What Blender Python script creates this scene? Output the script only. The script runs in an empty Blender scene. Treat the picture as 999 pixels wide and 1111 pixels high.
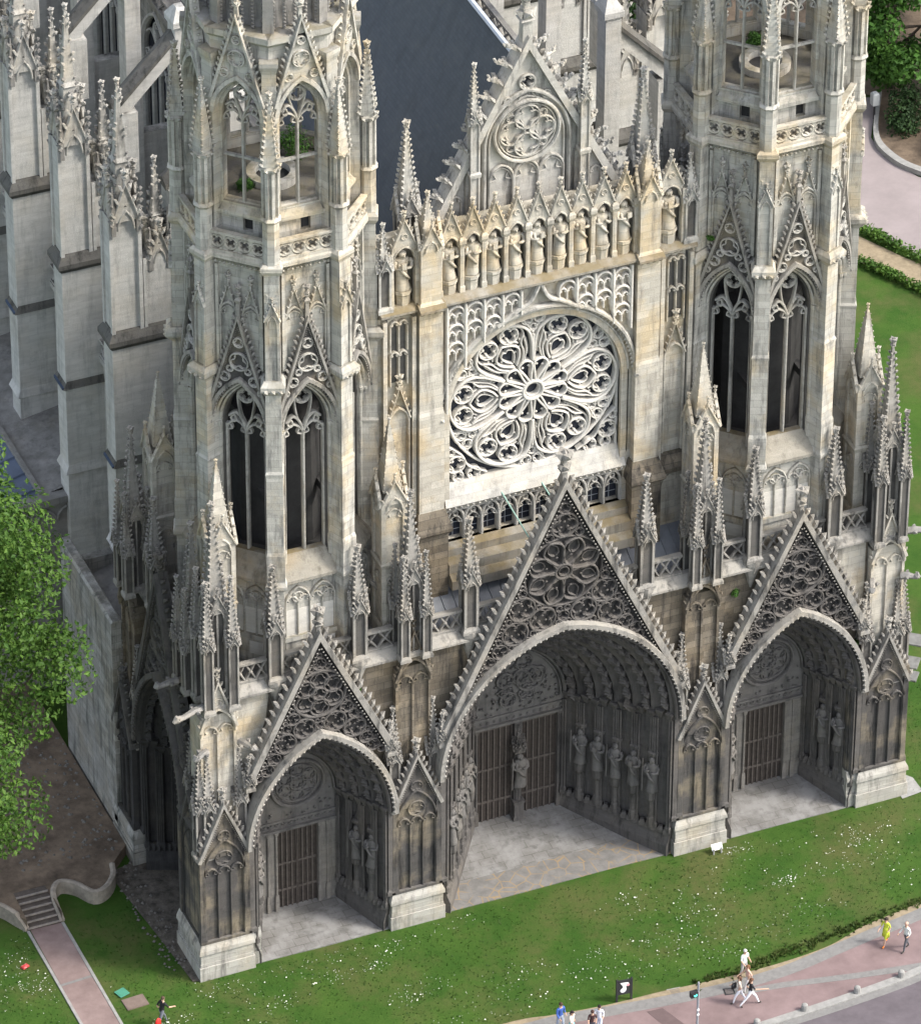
import bpy, math, random
from mathutils import Matrix, Vector
from mathutils.geometry import tessellate_polygon
random.seed(7)
PI = math.pi
SC = bpy.context.scene
COL = SC.collection
SIN, COS = math.sin, math.cos

# ------------------------------------------------------------------ mesh builder
class MB:
    """collects vertices and faces; x right, y depth, z up, then moved by M"""
    def __init__(s):
        s.v = []; s.f = []; s.mi = []; s.sm = []; s.M = None; s.cur = 0; s.smooth = False; s.dark = None
    def add(s, vs, fs):
        b = len(s.v)
        if s.M is not None:
            M = s.M
            vs = [(M @ Vector(p))[:] for p in vs]
        s.v.extend(vs)
        for f in fs:
            s.f.append([i + b for i in f])
            s.mi.append(s.cur); s.sm.append(s.smooth)
    def box(s, x0, x1, y0, y1, z0, z1):
        s.add([(x0,y0,z0),(x1,y0,z0),(x1,y1,z0),(x0,y1,z0),(x0,y0,z1),(x1,y0,z1),(x1,y1,z1),(x0,y1,z1)],
              [(0,3,2,1),(4,5,6,7),(0,1,5,4),(1,2,6,5),(2,3,7,6),(3,0,4,7)])
    def loft(s, secs, closed=True, caps=True, loop=False):
        n = len(secs[0]); vs = [p for q in secs for p in q]; fs = []
        m = len(secs)
        for i in range(m if loop else m - 1):
            j = (i + 1) % m
            for k in range(n if closed else n - 1):
                l = (k + 1) % n
                fs.append((i*n+k, i*n+l, j*n+l, j*n+k))
        if caps and not loop and closed:
            fs.append(tuple(range(n-1, -1, -1))); fs.append(tuple((m-1)*n + k for k in range(n)))
        s.add(vs, fs)
    def stack(s, cx, cy, lv, rot=0.0):
        """square sections (z, half x[, half y])"""
        c, d = COS(rot), SIN(rot); secs = []
        for q in lv:
            z, hx = q[0], q[1]; hy = q[2] if len(q) > 2 else hx
            secs.append([(cx + a*c - b*d, cy + a*d + b*c, z) for a, b in ((-hx,-hy),(hx,-hy),(hx,hy),(-hx,hy))])
        s.loft(secs)
    def ngon(s, cx, cy, n, lv, rot=0.0, caps=True):
        s.loft([[(cx + r*COS(rot + 2*PI*k/n), cy + r*SIN(rot + 2*PI*k/n), z) for k in range(n)] for z, r in lv], caps=caps)
    def tube(s, pts, r, n=6, closed=False):
        P = [Vector(p) for p in pts]; m = len(P); secs = []
        for i in range(m):
            a = P[i-1] if (i > 0 or closed) else P[i]; b = P[(i+1) % m] if (i < m-1 or closed) else P[i]
            t = (b - a); t = t.normalized() if t.length > 1e-6 else Vector((0,0,1))
            u = t.cross(Vector((0,0,1)) if abs(t.z) < .95 else Vector((1,0,0))).normalized(); w = t.cross(u)
            rr = r[i] if isinstance(r, (list, tuple)) else r
            secs.append([(P[i] + u*rr*COS(2*PI*k/n) + w*rr*SIN(2*PI*k/n))[:] for k in range(n)])
        s.loft(secs, loop=closed)
    def plate(s, loops, y0, y1):
        """flat panel in the x-z plane, outline first then holes, from y0 (front) to y1"""
        L3 = [[Vector((p[0], p[1], 0)) for p in l] for l in loops]
        tri = tessellate_polygon(L3)
        flat = [p for l in loops for p in l]; n = len(flat)
        vs = [(p[0], y0, p[1]) for p in flat] + [(p[0], y1, p[1]) for p in flat]
        fs = [tuple(t) for t in tri] + [tuple(i + n for i in reversed(t)) for t in tri]
        b = 0
        for l in loops:
            m = len(l)
            for i in range(m):
                j = (i + 1) % m
                fs.append((b+i, b+j, n+b+j, n+b+i))
            b += m
        s.add(vs, fs)
    def prism(s, poly, z0, z1):
        s.loft([[(p[0], p[1], z0) for p in poly], [(p[0], p[1], z1) for p in poly]])
    def bar(s, pts, w, y0, y1, closed=False, flat=False):
        """moulded bar along a polyline of the x-z plane"""
        n = len(pts)
        if n < 2: return
        ym = y0 + min(.5*w, .6*(y1-y0)); e = .46 if flat else .2
        sec = ((-.5,y1),(-.5,ym),(-e,y0),(e,y0),(.5,ym),(.5,y1)); secs = []
        for i in range(n):
            p = pts[i]
            a = pts[i-1] if (i > 0 or closed) else None; b = pts[(i+1) % n] if (i < n-1 or closed) else None
            def nr(u, v):
                dx, dz = v[0]-u[0], v[1]-u[1]; l = math.hypot(dx, dz) or 1e-9
                return (-dz/l, dx/l)
            if a is None: N = nr(p, b); k = 1
            elif b is None: N = nr(a, p); k = 1
            else:
                n1, n2 = nr(a, p), nr(p, b); sx, sz = n1[0]+n2[0], n1[1]+n2[1]; l = math.hypot(sx, sz) or 1e-9
                N = (sx/l, sz/l); k = min(1.6, 1/max(.3, N[0]*n1[0]+N[1]*n1[1]))
            secs.append([(p[0]+N[0]*o*w*k, y, p[1]+N[1]*o*w*k) for o, y in sec])
        s.loft(secs, closed=True, caps=not closed, loop=closed)
    def knob(s, p, r, up=1.0):
        x, y, z = p
        s.add([(x-r,y,z),(x,y-r,z),(x+r,y,z),(x,y+r,z),(x,y,z+r*up),(x,y,z-r*up)],
              [(0,1,4),(1,2,4),(2,3,4),(3,0,4),(1,0,5),(2,1,5),(3,2,5),(0,3,5)])
    def crocket(s, p, d, r):
        """a leaf hook that leaves p along d and curls up"""
        P = Vector(p); D = Vector(d).normalized(); U = Vector((0,0,1)); T = D.cross(U)
        T = T.normalized() if T.length > 1e-4 else Vector((1,0,0))
        a = P + D*r*.9 + U*r*.1; b = P + D*r*1.45 + U*r*.95; c = P + D*r*.5 + U*r*1.0
        vs = [P + T*r*.45 - U*r*.4, P - T*r*.45 - U*r*.4, P - T*r*.4 + U*r*.35, P + T*r*.4 + U*r*.35,
              a + T*r*.62, a - T*r*.62, c - T*r*.55, c + T*r*.55, b]
        s.add([v[:] for v in vs], [(0,1,5,4),(2,3,7,6),(1,2,6,5),(3,0,4,7),(4,5,8),(5,6,8),(6,7,8),(7,4,8)])
    def mesh(s, name, mats):
        me = bpy.data.meshes.new(name); me.from_pydata(s.v, [], s.f)
        for m in mats: me.materials.append(m)
        me.polygons.foreach_set('material_index', s.mi); me.polygons.foreach_set('use_smooth', s.sm)
        me.update(); return me

def obj(name, mb, mats, parent=None, loc=(0,0,0), rz=0.0):
    if not isinstance(mats, (list, tuple)): mats = [mats]
    me = mb.mesh(name, mats) if isinstance(mb, MB) else mb
    o = bpy.data.objects.new(name, me); COL.objects.link(o); o.location = loc; o.rotation_euler = (0,0,rz)
    if parent: o.parent = parent
    return o
def empty(name, loc=(0,0,0), rz=0.0, parent=None):
    o = bpy.data.objects.new(name, None); COL.objects.link(o); o.location = loc; o.rotation_euler = (0,0,rz)
    o.empty_display_size = .3
    if parent: o.parent = parent
    return o
def tag(o, label, cat=None, group=None):
    o['label'] = label
    if cat: o['category'] = cat
    if group: o['group'] = group
    return o
def struct(o): o['kind'] = 'structure'; return o
def dup(o, parent=None, loc=None, rz=None, scale=None):
    c = o.copy(); COL.objects.link(c); c.parent = parent
    if loc is not None: c.location = loc
    if rz is not None: c.rotation_euler = (0,0,rz)
    if scale is not None: c.scale = scale
    for ch in list(o.children):
        if ch != c: dup(ch, c)
    return c
def TR(x, y, z=0, rz=0): return Matrix.Translation((x, y, z)) @ Matrix.Rotation(rz, 4, 'Z')
def lerp(a, b, t): return a + (b-a)*t

# ------------------------------------------------------------------ 2D curves
def arc(cx, cz, r, a0, a1, n): return [(cx + r*COS(lerp(a0,a1,i/n)), cz + r*SIN(lerp(a0,a1,i/n))) for i in range(n+1)]
def circ(cx, cz, r, n=20): return [(cx + r*COS(2*PI*i/n), cz + r*SIN(2*PI*i/n)) for i in range(n)]
def pointed(cx, hw, zs, rise, n=10):
    rise = max(rise, hw*1.001); R = (rise*rise + hw*hw)/(2*hw)
    a = math.atan2(rise, R - hw) if R > hw else PI/2
    left = [(cx + (R-hw) - R*COS(a*i/n), zs + R*SIN(a*i/n)) for i in range(n+1)]
    return left + [(2*cx - p[0], p[1]) for p in reversed(left[:-1])]
def smooth(pts, k=4):
    """Catmull-Rom through the points"""
    o = []
    for i in range(len(pts)-1):
        p0 = pts[max(i-1,0)]; p1 = pts[i]; p2 = pts[i+1]; p3 = pts[min(i+2, len(pts)-1)]
        for j in range(k):
            t = j/k
            o.append(tuple(.5*((2*p1[d]) + (-p0[d]+p2[d])*t + (2*p0[d]-5*p1[d]+4*p2[d]-p3[d])*t*t + (-p0[d]+3*p1[d]-3*p2[d]+p3[d])*t**3) for d in (0,1)))
    return o + [pts[-1]]
def foil(mb, cx, cz, r, n, w, y0, y1, rot=PI/2, ring=True):
    if ring: mb.bar(circ(cx, cz, r, 20 if r > .3 else 14), w, y0, y1, True)
    pts = []; a = r*.5; q = r*.46
    for i in range(n):
        t = rot + 2*PI*i/n; c0, c1 = cx + a*COS(t), cz + a*SIN(t)
        pts += arc(c0, c1, q, t - 1.95, t + 1.95, 6)
    mb.bar(pts, w*.7, y0 + .02, y1, True)

# ------------------------------------------------------------------ materials
def mat(name):
    m = bpy.data.materials.new(name); m.use_nodes = True; t = m.node_tree
    b = t.nodes['Principled BSDF']; return m, t, b
def N(t, typ, **k):
    n = t.nodes.new(typ)
    for a, v in k.items(): setattr(n, a, v)
    return n
def setin(n, **k):
    for a, v in k.items(): n.inputs[a].default_value = v
def mixc(t, fac, a, b, mode='MIX'):
    n = N(t, 'ShaderNodeMix', data_type='RGBA', blend_type=mode)
    for i, v in ((0, fac), (6, a), (7, b)):
        if hasattr(v, 'links'): t.links.new(v, n.inputs[i])
        else: n.inputs[i].default_value = v if i == 0 else (*v[:3], 1)
    return n.outputs[2]
def noise(t, vec, scale, detail=4, rough=.6):
    n = N(t, 'ShaderNodeTexNoise'); setin(n, Scale=scale, Detail=detail, Roughness=rough)
    t.links.new(vec, n.inputs['Vector']); return n.outputs['Fac']
def ramp(t, fac, p0, p1, c0=0.0, c1=1.0):
    n = N(t, 'ShaderNodeMapRange'); setin(n, **{'From Min': p0, 'From Max': p1, 'To Min': c0, 'To Max': c1})
    t.links.new(fac, n.inputs['Value']); return n.outputs[0]
def scaled(t, vec, s):
    n = N(t, 'ShaderNodeVectorMath', operation='MULTIPLY'); n.inputs[1].default_value = s
    t.links.new(vec, n.inputs[0]); return n.outputs[0]
def pos(t): return N(t, 'ShaderNodeNewGeometry').outputs['Position']
def bump(t, b, h, s, d=.05):
    n = N(t, 'ShaderNodeBump'); setin(n, Strength=s, Distance=d); t.links.new(h, n.inputs['Height']); t.links.new(n.outputs[0], b.inputs['Normal'])

def stone(name, base, warm, dark, warm_amt=.5, soot=.5, joints=.5, lichen=.5, rough=.9, lichen_col=(.17,.15,.09)):
    m, t, b = mat(name); P = pos(t)
    sep = N(t, 'ShaderNodeSeparateXYZ'); t.links.new(P, sep.inputs[0])
    ma = N(t, 'ShaderNodeMath', operation='MULTIPLY_ADD'); ma.inputs[1].default_value = -.85
    t.links.new(sep.outputs[1], ma.inputs[0]); t.links.new(sep.outputs[0], ma.inputs[2])
    cmb = N(t, 'ShaderNodeCombineXYZ'); t.links.new(ma.outputs[0], cmb.inputs[0]); t.links.new(sep.outputs[2], cmb.inputs[1])
    br = N(t, 'ShaderNodeTexBrick'); t.links.new(cmb.outputs[0], br.inputs['Vector'])
    setin(br, Scale=1.0, **{'Mortar Size': .012, 'Brick Width': .95, 'Row Height': .4, 'Bias': 0.0})
    j = joints
    br.inputs['Color1'].default_value = (1-.30*j, 1-.32*j, 1-.36*j, 1); br.inputs['Color2'].default_value = (1+.10*j, 1+.09*j, 1+.06*j, 1)
    br.inputs['Mortar'].default_value = (1-.5*j, 1-.5*j, 1-.5*j, 1)
    c = mixc(t, ramp(t, noise(t, P, .45, 5), .48, .66, 0, warm_amt), base, warm)
    c = mixc(t, 1.0, c, br.outputs['Color'], 'MULTIPLY')
    # weathering bands along the beds, and washed-down streaks
    s1 = noise(t, scaled(t, P, (.9,.9,3.6)), 1.0, 7, .7)
    v = N(t, 'ShaderNodeCombineColor'); r1 = ramp(t, s1, .3, .7, .84, 1.10)
    for i in range(3): t.links.new(r1, v.inputs[i])
    c = mixc(t, 1.0, c, v.outputs[0], 'MULTIPLY')
    s2 = noise(t, scaled(t, P, (2.2,2.2,.3)), 1.0, 6, .7)
    c = mixc(t, ramp(t, s2, .5, .68, 0, soot), c, dark)
    s3 = noise(t, P, 1.6, 8, .75)
    c = mixc(t, ramp(t, s3, .55, .75, 0, soot*.8), c, tuple(x*.8 for x in dark))
    # lichen on ledges
    nz = N(t, 'ShaderNodeSeparateXYZ'); t.links.new(N(t, 'ShaderNodeNewGeometry').outputs['True Normal'], nz.inputs[0])
    up = ramp(t, nz.outputs[2], .55, .9, 0, 1)
    mu = N(t, 'ShaderNodeMath', operation='MULTIPLY'); t.links.new(up, mu.inputs[0]); t.links.new(ramp(t, noise(t, P, 1.1, 5), .35, .6, 0, lichen), mu.inputs[1])
    c = mixc(t, mu.outputs[0], c, lichen_col)
    t.links.new(c, b.inputs['Base Color']); setin(b, Roughness=rough)
    b.inputs['Specular IOR Level'].default_value = .2
    bump(t, b, noise(t, P, 14, 6, .7), .55, .05)
    return m
def plain(name, col, var=.2, scale=2.0, rough=.8, bmp=.2, metal=0.0, col2=None, spec=.3):
    m, t, b = mat(name); P = pos(t)
    c = mixc(t, ramp(t, noise(t, P, scale, 6, .7), .3, .7), tuple(x*(1-var) for x in col), col2 or tuple(min(1, x*(1+var)) for x in col))
    t.links.new(c, b.inputs['Base Color']); setin(b, Roughness=rough, Metallic=metal); b.inputs['Specular IOR Level'].default_value = spec
    if bmp: bump(t, b, noise(t, P, scale*6, 5), bmp, .03)
    return m

S_PALE  = stone('pale_limestone', (.50,.47,.41), (.55,.43,.26), (.095,.09,.086), .7, .58, .55, .5)
S_TOWER = stone('tower_limestone', (.47,.455,.415), (.54,.44,.29), (.085,.085,.085), .7, .74, .6, .7)
S_WHITE = stone('cleaned_limestone', (.60,.575,.525), (.76,.70,.60), (.42,.39,.35), .4, .2, .12, .12)
S_TRAC  = stone('tracery_limestone', (.45,.435,.40), (.50,.43,.32), (.07,.07,.068), .5, .8, .3, .3)
S_SOOT  = stone('sooty_limestone', (.085,.080,.076), (.28,.235,.165), (.012,.012,.013), .7, .85, .3, .5, lichen_col=(.19,.18,.165))
S_DEEP  = stone('blackened_limestone', (.112,.104,.098), (.16,.138,.112), (.02,.0195,.02), .45, .7, .2, .3, lichen_col=(.16,.15,.135))
S_CARVE = stone('grey_carved_limestone', (.150,.142,.134), (.19,.165,.13), (.04,.04,.041), .4, .6, .15, .3, lichen_col=(.25,.24,.22))
S_CREV2 = stone('black_crusted_limestone', (.05,.048,.047), (.09,.08,.066), (.014,.014,.015), .4, .6, .1, .2)
S_LEDGE = stone('dark_lichened_ledge', (.13,.125,.115), (.16,.14,.105), (.03,.03,.028), .5, .85, .3, .8, lichen_col=(.05,.048,.041))
S_JAMB  = stone('worn_jamb_stone', (.215,.20,.182), (.26,.225,.17), (.04,.039,.038), .5, .6, .4, .3, lichen_col=(.2,.19,.17))
S_SILL  = stone('washed_sill_stone', (.49,.475,.44), (.52,.46,.36), (.17,.165,.155), .5, .5, .4, .25, lichen_col=(.40,.38,.33))
S_CREV  = stone('soot_and_shade_limestone', (.105,.10,.093), (.16,.135,.10), (.025,.025,.025), .4, .7, .2, .4)  # sooty stone; also carries the painted shade of recesses
S_WALL  = stone('brown_block_stone', (.175,.152,.122), (.36,.29,.20), (.024,.023,.024), .65, .9, 1.0, .5)
S_RAKE  = stone('weathered_limestone', (.30,.285,.26), (.38,.325,.245), (.036,.036,.036), .4, .88, .25, .6, lichen_col=(.33,.31,.265))
S_PLINTH= stone('plinth_limestone', (.39,.375,.34), (.42,.36,.26), (.08,.075,.07), .5, .75, .45, .3, lichen_col=(.42,.40,.36))
S_PIER  = stone('grey_limestone', (.53,.52,.49), (.50,.46,.39), (.15,.15,.145), .45, .42, .25, .9, lichen_col=(.07,.068,.062))
S_STREAK = stone('streaked_limestone', (.33,.325,.305), (.32,.28,.21), (.075,.08,.07), .5, .95, .8, .8, lichen_col=(.09,.085,.07))
S_DARKTOP = stone('lichened_limestone', (.26,.25,.235), (.30,.26,.2), (.07,.07,.068), .5, .6, .2, .6, lichen_col=(.12,.115,.1))
S_MOSS  = stone('mossy_ledge_stone', (.29,.27,.23), (.26,.19,.10), (.10,.09,.07), .6, .7, .1, .8, lichen_col=(.17,.13,.06))
def slate_mat():
    m, t, b = mat('blue_grey_slate'); P = pos(t)
    br = N(t, 'ShaderNodeTexBrick'); t.links.new(scaled(t, P, (0,1,1.3)), br.inputs['Vector'])
    sp = N(t, 'ShaderNodeSeparateXYZ'); t.links.new(P, sp.inputs[0]); cm = N(t, 'ShaderNodeCombineXYZ')
    t.links.new(sp.outputs[1], cm.inputs[0]); t.links.new(sp.outputs[2], cm.inputs[1]); t.links.new(cm.outputs[0], br.inputs['Vector'])
    setin(br, Scale=1.0, **{'Mortar Size': .006, 'Brick Width': .3, 'Row Height': .17})
    br.inputs['Color1'].default_value = (.050,.060,.074,1); br.inputs['Color2'].default_value = (.062,.072,.088,1); br.inputs['Mortar'].default_value = (.034,.038,.046,1)
    c = mixc(t, ramp(t, noise(t, P, .35, 7, .7), .42, .7, 0, .5), br.outputs['Color'], (.085,.092,.098))
    c = mixc(t, ramp(t, noise(t, scaled(t, P, (1.2,1.6,.35)), 1, 6), .52, .66, 0, .45), c, (.035,.04,.047))
    c = mixc(t, ramp(t, noise(t, P, 1.3, 6, .75), .6, .72, 0, .5), c, (.095,.098,.085))
    c = mixc(t, ramp(t, noise(t, P, 7, 4), .68, .78, 0, .5), c, (.17,.18,.18))
    t.links.new(c, b.inputs['Base Color']); setin(b, Roughness=.65); bump(t, b, br.outputs['Fac'], .25, .02); return m
M_SLATE = slate_mat()
M_LEAD  = plain('lead_sheet', (.19,.20,.215), .25, .8, .6, .15, spec=.4)
M_LEADD = plain('dark_lead_sheet', (.06,.065,.075), .35, .8, .6, .15)
M_BLUELEAD = plain('blue_lead_sheet', (.055,.075,.115), .3, .9, .5, .1)
M_DOOR  = plain('weathered_oak', (.046,.037,.031), .35, 5, .8, .3)
M_DOORB = plain('worn_oak_rib', (.098,.083,.072), .3, 5, .8, .3)
M_GLASS = plain('leaded_glass', (.022,.026,.038), .3, 3, .25, .1, spec=.5)
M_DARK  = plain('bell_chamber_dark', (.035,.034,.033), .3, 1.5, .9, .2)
M_IRON  = plain('dark_iron', (.03,.03,.032), .2, 4, .5, .1)
# ------------------------------------------------------------------ gothic vocabulary
def finial(mb, x, y, z, h, r):
    mb.stack(x, y, [(z, r*.28), (z+h*.35, r*.2), (z+h*.4, r*.45), (z+h*.47, r*.2), (z+h*.7, r*.18)])
    for zz, k in ((.42, .75), (.78, 1.0)):
        for a in range(4):
            t = PI/4*0 + a*PI/2
            mb.crocket((x, y, z + h*zz), (COS(t), SIN(t), .1), r*.62*k)
    mb.knob((x, y, z + h*.94), r*.34, 1.5)
def spire(mb, x, y, z, hw, h, cr=.13, step=.34, rot=0.0, tip=True):
    mb.stack(x, y, [(z, hw), (z+h, hw*.12)], rot)
    n = max(3, int(h/step))
    for i in range(n):
        k = (i+.35)/n; q = hw*(1-.88*k)
        for a in range(4):
            t = rot + PI/4 + a*PI/2; d = (COS(t), SIN(t), 0)
            mb.crocket((x + d[0]*q*1.36, y + d[1]*q*1.36, z + h*k), d, cr*(1-.35*k))
    if tip: finial(mb, x, y, z+h-.05, max(.35, h*.12), cr*1.7)
def gablet(mb, x, y, z, hw, h, nx, ny, cr=.1):
    """small crocketed gable on the side (nx,ny) of a shaft"""
    M0 = mb.M; R = TR(x, y, z, math.atan2(nx, -ny)); mb.M = (M0 @ R) if M0 is not None else R
    mb.plate([[(-hw,0),(hw,0),(0,h)]], -.05, .03)
    mb.bar([(-hw*1.08,-.05),(0,h),(hw*1.08,-.05)], hw*.2, -.14, .02)
    mb.bar(pointed(0, hw*.62, -h*.22, h*.5, 4), hw*.16, -.11, .0)
    n = 3
    for i in range(n):
        k = (i+.5)/n
        for sg in (-1, 1): mb.crocket((sg*hw*(1-k), -.06, h*k), (sg*.9, 0, .45), cr)
    finial(mb, 0, -.06, h, h*.35, cr*1.3)
    mb.M = M0
def pinnacle(mb, x, y, z, w, hs, hp, cr=.12, rot=0.0, plain_shaft=False, gab=True, step=.34):
    """square shaft with sunk panels, four gablets and a crocketed spire"""
    h = w/2
    M0 = mb.M; R = TR(x, y, 0, rot); mb.M = (M0 @ R) if M0 is not None else R
    mb.stack(0, 0, [(z, h*1.22), (z+.16, h*1.22), (z+.3, h*1.0)])
    if plain_shaft: mb.stack(0, 0, [(z+.3, h), (z+hs, h)])
    else:
        c0 = mb.cur; mb.cur = c0 if mb.dark is None else mb.dark  # sunk core darker: soot plus recess shade put into the colour
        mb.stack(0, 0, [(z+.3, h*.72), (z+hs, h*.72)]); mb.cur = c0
        p = h*.17
        for a in (-1, 1):
            for b in (-1, 1): mb.stack(a*(h-p), b*(h-p), [(z+.3, p), (z+hs, p)])
        if w > .75:
            for a, b in ((1,0),(-1,0),(0,1),(0,-1)): mb.stack(a*h*.86, b*h*.86, [(z+.3, h*.1), (z+hs, h*.1)])
    mb.stack(0, 0, [(z+hs-.05, h*1.04), (z+hs+.06, h*1.14), (z+hs+.14, h*1.0)])
    if gab:
        for a, b in ((0,-1),(1,0),(0,1),(-1,0)): gablet(mb, a*h*.98, b*h*.98, z+hs-.1, h*.96, w*1.15, a, b, cr*.75)
    spire(mb, 0, 0, z+hs+.1, h*.8, hp, cr, step)
    mb.M = M0
def cluster(mb, x, y, z, w, hs, hp, ws, hss, hps, cr=.12, off=None):
    """big pinnacle with four small ones standing at its corners"""
    pinnacle(mb, x, y, z, w, hs, hp, cr)
    o = off or w*.56
    for a in (-1, 1):
        for b in (-1, 1): pinnacle(mb, x+a*o, y+b*o, z, ws, hss, hps, cr*.8, step=.26)
def crock_line(mb, a, b, y, r, step, out, skip=.5):
    L = math.hypot(b[0]-a[0], b[1]-a[1]); n = max(2, int(L/step))
    for i in range(n):
        k = (i+skip)/n; mb.crocket((lerp(a[0],b[0],k), y, lerp(a[1],b[1],k)), out, r*random.uniform(.85,1.12))
def balls(mb, pts, y, r, step):
    acc = 0
    for i in range(len(pts)-1):
        a, b = pts[i], pts[i+1]; L = math.hypot(b[0]-a[0], b[1]-a[1]); d = step - acc
        while d < L:
            mb.knob((lerp(a[0],b[0],d/L), y, lerp(a[1],b[1],d/L)), r); d += step
        acc = (acc + L) % step
def rake(mb, hw, z0, za, w, y0, y1, cr, step, ball=True):
    mb.bar([(-hw, z0), (0, za), (hw, z0)], w, y0, y1, flat=True)
    L = math.hypot(hw, za-z0); nx, nz = (za-z0)/L, hw/L
    for sg in (-1, 1):
        crock_line(mb, (sg*(hw + nx*w*.4), z0 + nz*w*.4), (sg*nx*w*.4, za + nz*w*.3), (y0+y1)/2, cr, step, (sg*nx, 0, nz))
        if ball:
            iw = hw - w*.75*L/(za-z0)
            balls(mb, [(sg*iw, z0), (0, z0 + (za-z0)*iw/hw)], y0 + .05, w*.15, w*.62)
def gable_panel(hw, z0, za, arch):
    """outline between the rakes and an arch's outer curve"""
    return [[(-hw, z0), (0, za), (hw, z0)] + [p for p in reversed(arch) if abs(p[0]) < hw*.985 and p[1] > z0 + .02]]
def light_head(mb, cx, hw, zs, w, y0, y1):
    """cusped head of one light"""
    mb.bar(pointed(cx, hw, zs, hw*1.35, 6), w, y0, y1)
    for sg in (-1, 1): mb.bar(smooth([(cx+sg*hw, zs+.05), (cx+sg*hw*.45, zs+hw*.28), (cx+sg*hw*.62, zs+hw*.75)], 3), w*.7, y0+.02, y1)
def tracery2(mb, hw, z0, zs, rise, w, y0, y1):
    """two lights, forked mullion, daggers and a quatrefoil"""
    mb.bar([(0, z0), (0, zs+.1)], w, y0, y1)
    for sg in (-1, 1):
        light_head(mb, sg*hw/2, hw/2, zs - hw*.15, w*.8, y0+.02, y1)
        mb.bar(smooth([(0, zs+.05), (sg*hw*.18, zs+hw*.62), (sg*hw*.5, zs+hw*.98), (sg*hw*.86, zs+hw*.72)], 4), w*.85, y0, y1)
        mb.bar(smooth([(sg*hw*.5, zs+hw*.52), (sg*hw*.6, zs+hw*.8), (sg*hw*.78, zs+hw*.6), (sg*hw*.62, zs+hw*.42), (sg*hw*.5, zs+hw*.52)], 3), w*.6, y0+.03, y1)
    top = zs + rise
    foil(mb, 0, top - hw*.62, hw*.36, 4, w*.75, y0+.02, y1)
    for sg in (-1, 1): mb.bar(smooth([(sg*hw*.05, zs+hw*.35), (sg*hw*.3, zs+hw*.95), (sg*hw*.42, top-hw*.62), (sg*hw*.12, top-hw*.18)], 4), w*.7, y0+.03, y1)
def blind_lancets(mb, x0, x1, n, z0, z1, y0, y1, w):
    """sunk arcade of narrow lights between x0 and x1"""
    d = (x1-x0)/n
    for i in range(n+1): mb.bar([(x0+i*d, z0), (x0+i*d, z1-d*.5)], w, y0, y1)
    for i in range(n): light_head(mb, x0+(i+.5)*d, d/2, z1-d*.72, w, y0, y1)
def xbal(mb, x0, x1, z0, z1, y0, y1, unit=.62, kind='x'):
    """pierced parapet"""
    mb.box(x0, x1, y0-.06, y1+.06, z1-.13, z1); mb.box(x0, x1, y0-.06, y1+.06, z0, z0+.12)
    n = max(1, round((x1-x0)/unit)); d = (x1-x0)/n; a, b = z0+.12, z1-.13
    for i in range(n):
        p = x0+i*d
        if kind == 'x':
            mb.bar([(p+.02, a), (p+d-.02, b)], .1, y0, y1); mb.bar([(p+.02, b), (p+d-.02, a)], .1, y0+.012, y1+.01)
            mb.knob((p+d/2, y0, (a+b)/2), .11)
        else:
            r = min(d, b-a)*.5
            foil(mb, p+d/2, (a+b)/2, r*.92, 4, .085, y0, y1, PI/4)
            for sg in (-1, 1):
                for sz in (-1, 1): mb.plate([[(p+d/2+sg*d*.5, (a+b)/2+sz*(b-a)*.5), (p+d/2+sg*d*.5, (a+b)/2+sz*(b-a)*.14), (p+d/2+sg*d*.34, (a+b)/2+sz*(b-a)*.36), (p+d/2+sg*d*.14, (a+b)/2+sz*(b-a)*.5)]], y0+.03, y1-.02)
def gargoyle(mb, x, y, z, dx, dy, L=1.3):
    d = Vector((dx, dy, 0)).normalized(); P = Vector((x, y, z)); pts = [P, P+d*L*.35+Vector((0,0,.06)), P+d*L*.7+Vector((0,0,.02)), P+d*L*.9+Vector((0,0,.1)), P+d*L]
    mb.tube([p[:] for p in pts], [.2,.17,.13,.19,.08], 6)
    q = P + d*L*.88; s = d.cross(Vector((0,0,1)))
    for sg in (-1, 1): mb.crocket((q + s*sg*.1 + Vector((0,0,.12)))[:], (-d + s*sg*.5)[:], .09); mb.crocket((P+d*L*.3+s*sg*.15)[:], (s*sg+d*.2)[:], .16)
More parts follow.
